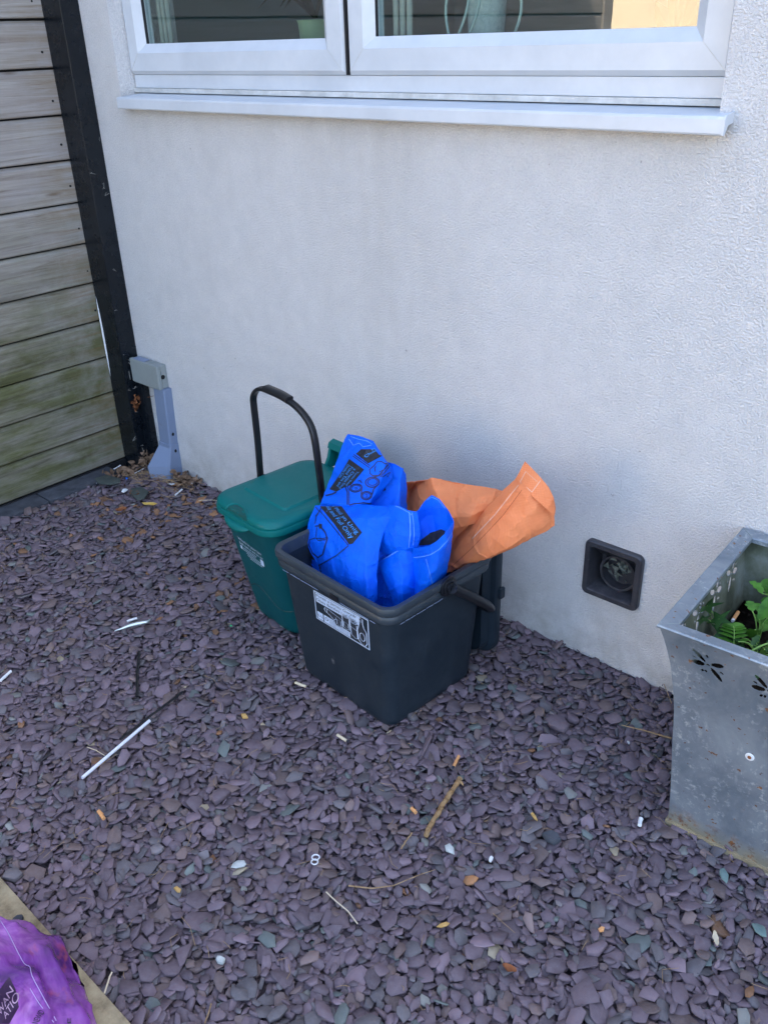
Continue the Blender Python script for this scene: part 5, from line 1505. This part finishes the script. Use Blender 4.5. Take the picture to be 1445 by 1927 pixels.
for side in range(4):
    holes = HOLES[side]
    vs = []; fs = []
    if holes:
        zs_ = [PH * i / 14 for i in range(10)]; zs_ = [z for z in zs_ if z < .41] + [.41]
    mb = MB()
    # lower smooth part
    def gridpart(za, zb, nz, nsx, cut):
        V0 = []; keep = {}
        zz = [za + (zb - za) * j / nz for j in range(nz + 1)]
        for lay, ins in ((0, 0.0), (1, .0018)):
            for j in range(nz + 1):
                for i in range(nsx + 1): V0.append(side_pt(side, i / nsx, zz[j], ins))
        m = (nz + 1) * (nsx + 1); F0 = []; solid = [[True] * nsx for _ in range(nz)]
        if cut:
            for j in range(nz):
                for i in range(nsx):
                    z = (zz[j] + zz[j + 1]) / 2; x = (i + .5) / nsx * PS
                    for (cx, cz, rx, rz, an) in holes:
                        dx, dz = x - cx, z - cz
                        if abs(dx) > .024 or abs(dz) > .024: continue
                        u_ = dx * math.cos(an) + dz * math.sin(an); v_ = -dx * math.sin(an) + dz * math.cos(an)
                        if (u_ / rx) ** 2 + (v_ / rz) ** 2 < 1: solid[j][i] = False; break
        W = nsx + 1
        for j in range(nz):
            for i in range(nsx):
                if not solid[j][i]: continue
                a = j * W + i; F0.append((a, a + 1, a + W + 1, a + W)); F0.append((m + a, m + a + W, m + a + W + 1, m + a + 1))
                if cut:
                    if j > 0 and not solid[j - 1][i]: F0.append((a + 1, a, m + a, m + a + 1))
                    if j < nz - 1 and not solid[j + 1][i]: F0.append((a + W, a + W + 1, m + a + W + 1, m + a + W))
                    if i > 0 and not solid[j][i - 1]: F0.append((a, a + W, m + a + W, m + a))
                    if i < nsx - 1 and not solid[j][i + 1]: F0.append((a + W + 1, a + 1, m + a + 1, m + a + W + 1))
        mb.add(V0, F0)
    if holes:
        gridpart(0.0, .41, 12, 4, False); gridpart(.41, .505, 72, 330, True); gridpart(.505, PH - .001, 2, 4, False)
    else: gridpart(0.0, PH - .001, 16, 4, False)
    o = mb.build('side_panel', M['galv'], planter, ang=30)
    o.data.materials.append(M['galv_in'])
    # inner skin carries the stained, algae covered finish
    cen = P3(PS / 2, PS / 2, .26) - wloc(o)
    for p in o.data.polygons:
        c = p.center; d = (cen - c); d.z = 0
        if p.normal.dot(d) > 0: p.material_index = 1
mb = MB()
IN = .030
outer = [P3(0, 0, PH), P3(PS, 0, PH), P3(PS, PS, PH), P3(0, PS, PH)]
def pr(ins, z): return [P3(ins, ins, z), P3(PS - ins, ins, z), P3(PS - ins, PS - ins, z), P3(ins, PS - ins, z)]
mb.loft([pr(-.0005, PH - .007), pr(-.002, PH - .003), pr(0, PH), pr(IN - .003, PH - .003), pr(IN, PH - .005), pr(IN, PH - .014), pr(IN - .002, PH - .014), pr(IN - .002, PH - .007), pr(.003, PH - .006)], False, False)
mb.build('rim', M['galv'], planter, ang=25)
for k, (a, b) in enumerate(((0, 0), (1, 0), (1, 1), (0, 1))):
    mb = MB()
    o_ = P3(a * PS, b * PS, PH + .0004); i_ = P3(IN if a == 0 else PS - IN, IN if b == 0 else PS - IN, PH - .0028)
    mb.tube([o_, i_], .0007, 5); mb.build('mitre_seam', M['boxgrey'], planter)
mb = MB(); mb.loft([pr(.063, .40), pr(.20, .415)] if False else [[P3(.042 + (PS - .084) * i / 8, .042, .372) for i in range(9)][:1] + [P3(PS - .042, .042, .372), P3(PS - .042, PS - .042, .372), P3(.042, PS - .042, .372)], [P3(.12, .12, .392), P3(PS - .12, .12, .392), P3(PS - .12, PS - .12, .390), P3(.12, PS - .12, .388)]])
mb.build('potting_soil', M['soil'], planter, smooth=True)
mb = MB()
for k in range(420):
    p = P3(rnd.uniform(.05, PS - .05), rnd.uniform(.05, PS - .05), rnd.uniform(.374, .394)); s_ = rnd.uniform(.002, .007)
    vs = [p + Vector((rnd.gauss(0, s_), rnd.gauss(0, s_), abs(rnd.gauss(0, s_ * .7)))) for _ in range(4)]
    mb.add(vs, [(0, 1, 2), (0, 2, 3), (0, 3, 1), (1, 3, 2)])
o = mb.build('soil_crumbs', M['soil'], planter); o['kind'] = 'stuff'
tree = bvh_of([c for c in planter.children if c.name.startswith('side_panel')][0])
h, nr, _, _ = tree.ray_cast(CAM, ray(1410, 1424)); nr = nr if nr.y < 0 else -nr
ux = Rp @ Vector((1, 0, 0)); uz = nr.cross(ux).normalized()
mb = MB(); mb.loft([[h + nr * e + (ux * math.cos(a) + uz * math.sin(a)) * r for a in [2 * math.pi * j / 24 for j in range(24)]] for r, e in ((.0085, 0), (.0085, .0012), (.0075, .0018), (.004, .0018))]); wsh = mb.build('washer', M['white'], planter, ang=40)
mb = MB(); mb.loft([[h + nr * e + (ux * math.cos(a) + uz * math.sin(a)) * r for a in [2 * math.pi * j / 14 for j in range(14)]] for r, e in ((.0038, .001), (.0036, .0032), (.002, .0042))]); mb.build('screw_head', M['leaf_r'], wsh, ang=40)
mb = MB(); mb.loft([[P3(a, b, z) for a, b in ((i0, i0), (PS - i0, i0), (PS - i0, PS - i0), (i0, PS - i0))] for i0, z in ((.064, -.012), (.0565, -.012), (.0565, .006), (.064, .006))], False, False)
mb.build('base_strip', M['kerb'], planter)

# plants growing in the planter
def stem_leaf(mb, mbs, p, d, L, W_, lobes=0, droop=.3):
    """one leaf blade from p in direction d, lobed or entire, with a folded midrib"""
    d = Vector(d).normalized(); s = d.cross(Vector((0, 0, 1)));
    if s.length < 1e-3: s = Vector((1, 0, 0))
    s.normalize(); up = s.cross(d).normalized(); n = 12; A = []; B_ = []; C_ = []
    for i in range(n + 1):
        t = i / n; c = p + d * L * t - Vector((0, 0, 1)) * droop * L * t * t
        wv = W_ * (math.sin(math.pi * min(1, t * .96 + .04)) ** .7) * (1 if not lobes else (.55 + .45 * abs(math.sin(lobes * math.pi * t))))
        A.append(c + s * wv + up * wv * .3); B_.append(c); C_.append(c - s * wv + up * wv * .3)
    vs = A + B_ + C_; m = n + 1; fs = []
    for i in range(n): fs += [(i, i + 1, m + i + 1, m + i), (m + i, m + i + 1, 2 * m + i + 1, 2 * m + i)]
    mb.add(vs, fs)
def fern(base, tip, label, nn=9, wd=.034):
    t = thing('fern', base, label, 'fern'); mb = MB(); ms = MB()
    base = Vector(base); tip = Vector(tip); pts = [base.lerp(tip, i / 10) + Vector((0, 0, .03 * math.sin(math.pi * i / 10))) for i in range(11)]
    ms.tube(pts, [.0014 * (1 - .07 * i) for i in range(11)], 5)
    for i in range(nn):
        k = .22 + .76 * i / nn; x = k * 10; a = int(x); p = pts[a].lerp(pts[min(a + 1, 10)], x - a); ax = (tip - base).normalized(); s = ax.cross(Vector((0, 0, 1))).normalized()
        for sg in (-1, 1): stem_leaf(mb, ms, p, s * sg + ax * .45, wd * (1 - .75 * ((k - .22) / .78) ** 1.2), .0052, 0, .15)
    mb.build('frond', M['greenleaf'], t, smooth=True); ms.build('stem', M['stem'], t, smooth=True)
def inpl(px, py, z): return G(px, py, z)
fern(inpl(1378, 1238, .39), inpl(1374, 1178, .425), 'small green fern frond in the front left of the metal planter')
def broad(name, base, leaves, label, m='greenleaf', cat='plant'):
    t = thing(name, base, label, cat); mb = MB(); ms = MB(); base = Vector(base)
    for (tip, L, W_, lob, d, dr) in leaves:
        tip = Vector(tip); mid = base.lerp(tip, .55) + Vector((0, 0, .012)); ms.tube(catmull([base, mid, tip], 4), .0014, 5)
        stem_leaf(mb, ms, tip, d, L, W_, lob, dr)
    mb.build('foliage', M[m], t, smooth=True); ms.build('stem', M['stem'], t, smooth=True)
# star shaped ivy like leaves by the left wall of the planter
def star(c, R0, tilt, m):
    mb = MB(); c = Vector(c); n = 5; vs = [c]; T = Matrix.Rotation(tilt[0], 3, 'X') @ Matrix.Rotation(tilt[1], 3, 'Y') @ Matrix.Rotation(tilt[2], 3, 'Z')
    for i in range(2 * n):
        a = math.pi * i / n; r = R0 * (1 if i % 2 == 0 else .42) * (1.15 if i == 0 else 1); vs.append(c + T @ Vector((r * math.cos(a), r * math.sin(a), -.1 * r)))
    return vs, [(0, 1 + i, 1 + (i + 1) % (2 * n)) for i in range(2 * n)]
b0 = inpl(1352, 1190, .39); t_ = thing('ivy', b0, 'dark green star leaved ivy against the inner left side of the planter', 'plant'); mb = MB(); ms = MB()
for (px, py, z, R0, tl) in ((1330, 1140, .465, .030, (.3, -.5, .4)), (1352, 1165, .445, .028, (.5, -.3, 1.2)), (1322, 1165, .455, .020, (.2, -.5, 2.2)), (1360, 1190, .425, .026, (.5, .2, 2.9)), (1313, 1128, .47, .016, (.2, -.6, .2))):
    c = inpl(px, py, z); vs, fs = star(c, R0, tl, None); mb.add(vs, fs); ms.tube([b0, b0.lerp(c, .6) + Vector((0, 0, .01)), c], .0010, 5)
mb.build('foliage', M['darkleaf'], t_); ms.build('stem', M['stem'], t_, smooth=True)
b1 = inpl(1425, 1215, .39)
broad('weed', b1, [((inpl(1428, 1165, .46)), .075, .020, 0, (.35, .55, .75), .1), ((inpl(1415, 1150, .47)), .028, .013, 3, (-.5, .6, .3), .1), ((inpl(1420, 1185, .45)), .045, .018, 4, (-.1, .2, -.3), .1), ((inpl(1436, 1175, .46)), .05, .020, 0, (.8, .2, .5), .1)], 'tall weed with one broad bright green leaf in the planter')
lv = []
for k in range(26):
    px = rnd.uniform(1385, 1500); py = rnd.uniform(1190, 1262) + (px - 1400) * .2; z = rnd.uniform(.395, .44)
    lv.append((inpl(px, py, z), rnd.uniform(.016, .032), rnd.uniform(.006, .011), rnd.choice((0, 2, 3)), (rnd.uniform(-1, 1), rnd.uniform(-1, 1), rnd.uniform(0, .5)), .2))
broad('ground_weed', inpl(1425, 1235, .385), lv, 'low tangle of small round leaved weeds along the front of the planter', 'darkleaf')
lv = []
for k in range(16):
    px = rnd.uniform(1420, 1520); py = rnd.uniform(1110, 1190); z = rnd.uniform(.395, .46)
    lv.append((inpl(px, py, z), rnd.uniform(.02, .05), rnd.uniform(.008, .016), rnd.choice((0, 3)), (rnd.uniform(-1, 1), rnd.uniform(-1, 1), rnd.uniform(0, .8)), .3))
broad('ground_weed', inpl(1460, 1150, .385), lv, 'leafy weeds at the right, farther back in the planter')
ps = [inpl(1398, 1236, .41), inpl(1412, 1226, .43), inpl(1428, 1217, .44), inpl(1450, 1210, .445), inpl(1480, 1212, .43)]
mb = MB(); mb.tube(catmull(ps, 4), .0020, 7); tag(mb.build('stalk', M['stem'], smooth=True), 'pale green bare stalk arching over the front of the planter', 'stalk')
for (a, b, z, lab_) in (((1379, 1166), (1388, 1152), .405, 'tan cigarette end lying on the soil in the planter'), ((1425, 1238), (1445, 1240), .405, 'tan cigarette end just inside the front rim of the planter')):
    A = inpl(*a, z); B2 = inpl(*b, z); t = thing('cigarette_end', A, lab_, 'cigarette end', 'cigarette ends in the planter')
    mb = MB(); mb.tube([A.lerp(B2, i / 4) for i in range(5)], .004, 10); mb.build('filter', M['filter'], t, ang=50)
    dd = (B2 - A).normalized(); mb = MB(); mb.tube([A - dd * .0002, A - dd * .006], [.0039, .0036], 8); mb.build('paper', M['white'], t, ang=50)

# ------------------------------------------------------------------ purple refuse bag on the paving
pb = thing('rubbish_bag', (-1.26, -1.62, .012), 'shiny translucent purple rubbish bag slumped on the stone paving', 'bag')
mb = MB(); nu, nv = 120, 60; vs = []; fs = []
BC = Vector((-1.155, -1.625, .012)); BR = (.25, .215, .17)
for j in range(nv + 1):
    el = -.25 + (math.pi / 2 + .25) * j / nv
    for i in range(nu):
        a = 2 * math.pi * i / nu
        d = Vector((math.cos(a) * math.cos(el), math.sin(a) * math.cos(el), math.sin(el)))
        nz = noise.noise(d * 1.6 + Vector((3, 1, 7))) * .14 - abs(noise.noise(d * 2.6 + Vector((1, 9, 2)))) * .16 - abs(noise.noise(Vector((d.x * 7, d.y * 2, d.z * 3)))) * .05
        fold = .02 * abs(math.sin(a * 7 + 3 * math.sin(el * 3))) * math.cos(el)
        k = 1 + nz - fold
        p = BC + Vector((d.x * BR[0] * k, d.y * BR[1] * k, max(d.z * BR[2] * k, -.0) + .002))
        vs.append(p)
for j in range(nv):
    for i in range(nu):
        k = (i + 1) % nu; fs.append((j * nu + i, j * nu + k, (j + 1) * nu + k, (j + 1) * nu + i))
mb.add(vs, fs); pbody = mb.build('bag_body', M['purple'], pb, smooth=True)
tree = bvh_of(pbody)
g = (((0, 1862), (18, 1838), (30, 1862), (36, 1895), (18, 1927), (0, 1927)), [(0, 1, 2, 3, 4, 5)])
M['bag_ink'] = mat('dark_purple_print', (.035, .012, .05), .4)
decal('printed_panel', g, tree, M['bag_ink'], pb, .0008, 5)
M['bag_text'] = mat('pale_purple_print', (.45, .30, .42), .5)
decal('lettering', mapped(merge(text_polys('WAN', .0, .05, .95, .45), text_polys('ATIO', .15, .55, 1.0, .95)), homog([(-4, 1902), (20, 1850), (40, 1878), (8, 1925)])), tree, M['bag_text'], pb, .0016, 4)
decal('lettering', mapped(text_polys('E', 0, 0, 1, 1), homog([(127, 1926), (127, 1916), (134, 1916), (134, 1926)])), tree, M['ink'], pb, .0012, 4)
decal('lettering', mapped(text_polys('NEWID', 0, 0, 1, 1), homog([(60, 1925), (75, 1900), (85, 1905), (72, 1927)])), tree, M['ink'], pb, .0012, 4)
M['shine'] = mat('purple_fold_highlight', (.45, .32, .60), .2)  # paler purple lines paint the highlights along the folds
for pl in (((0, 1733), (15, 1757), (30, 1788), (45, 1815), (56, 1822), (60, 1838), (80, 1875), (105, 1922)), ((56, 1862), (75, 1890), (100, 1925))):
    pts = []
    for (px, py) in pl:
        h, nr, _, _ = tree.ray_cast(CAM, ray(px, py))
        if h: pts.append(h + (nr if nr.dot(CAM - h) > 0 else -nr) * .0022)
    if len(pts) > 2: mb = MB(); mb.tube(catmull(pts, 3), .0007, 6); mb.build('fold_highlight', M['shine'], pb, smooth=True)
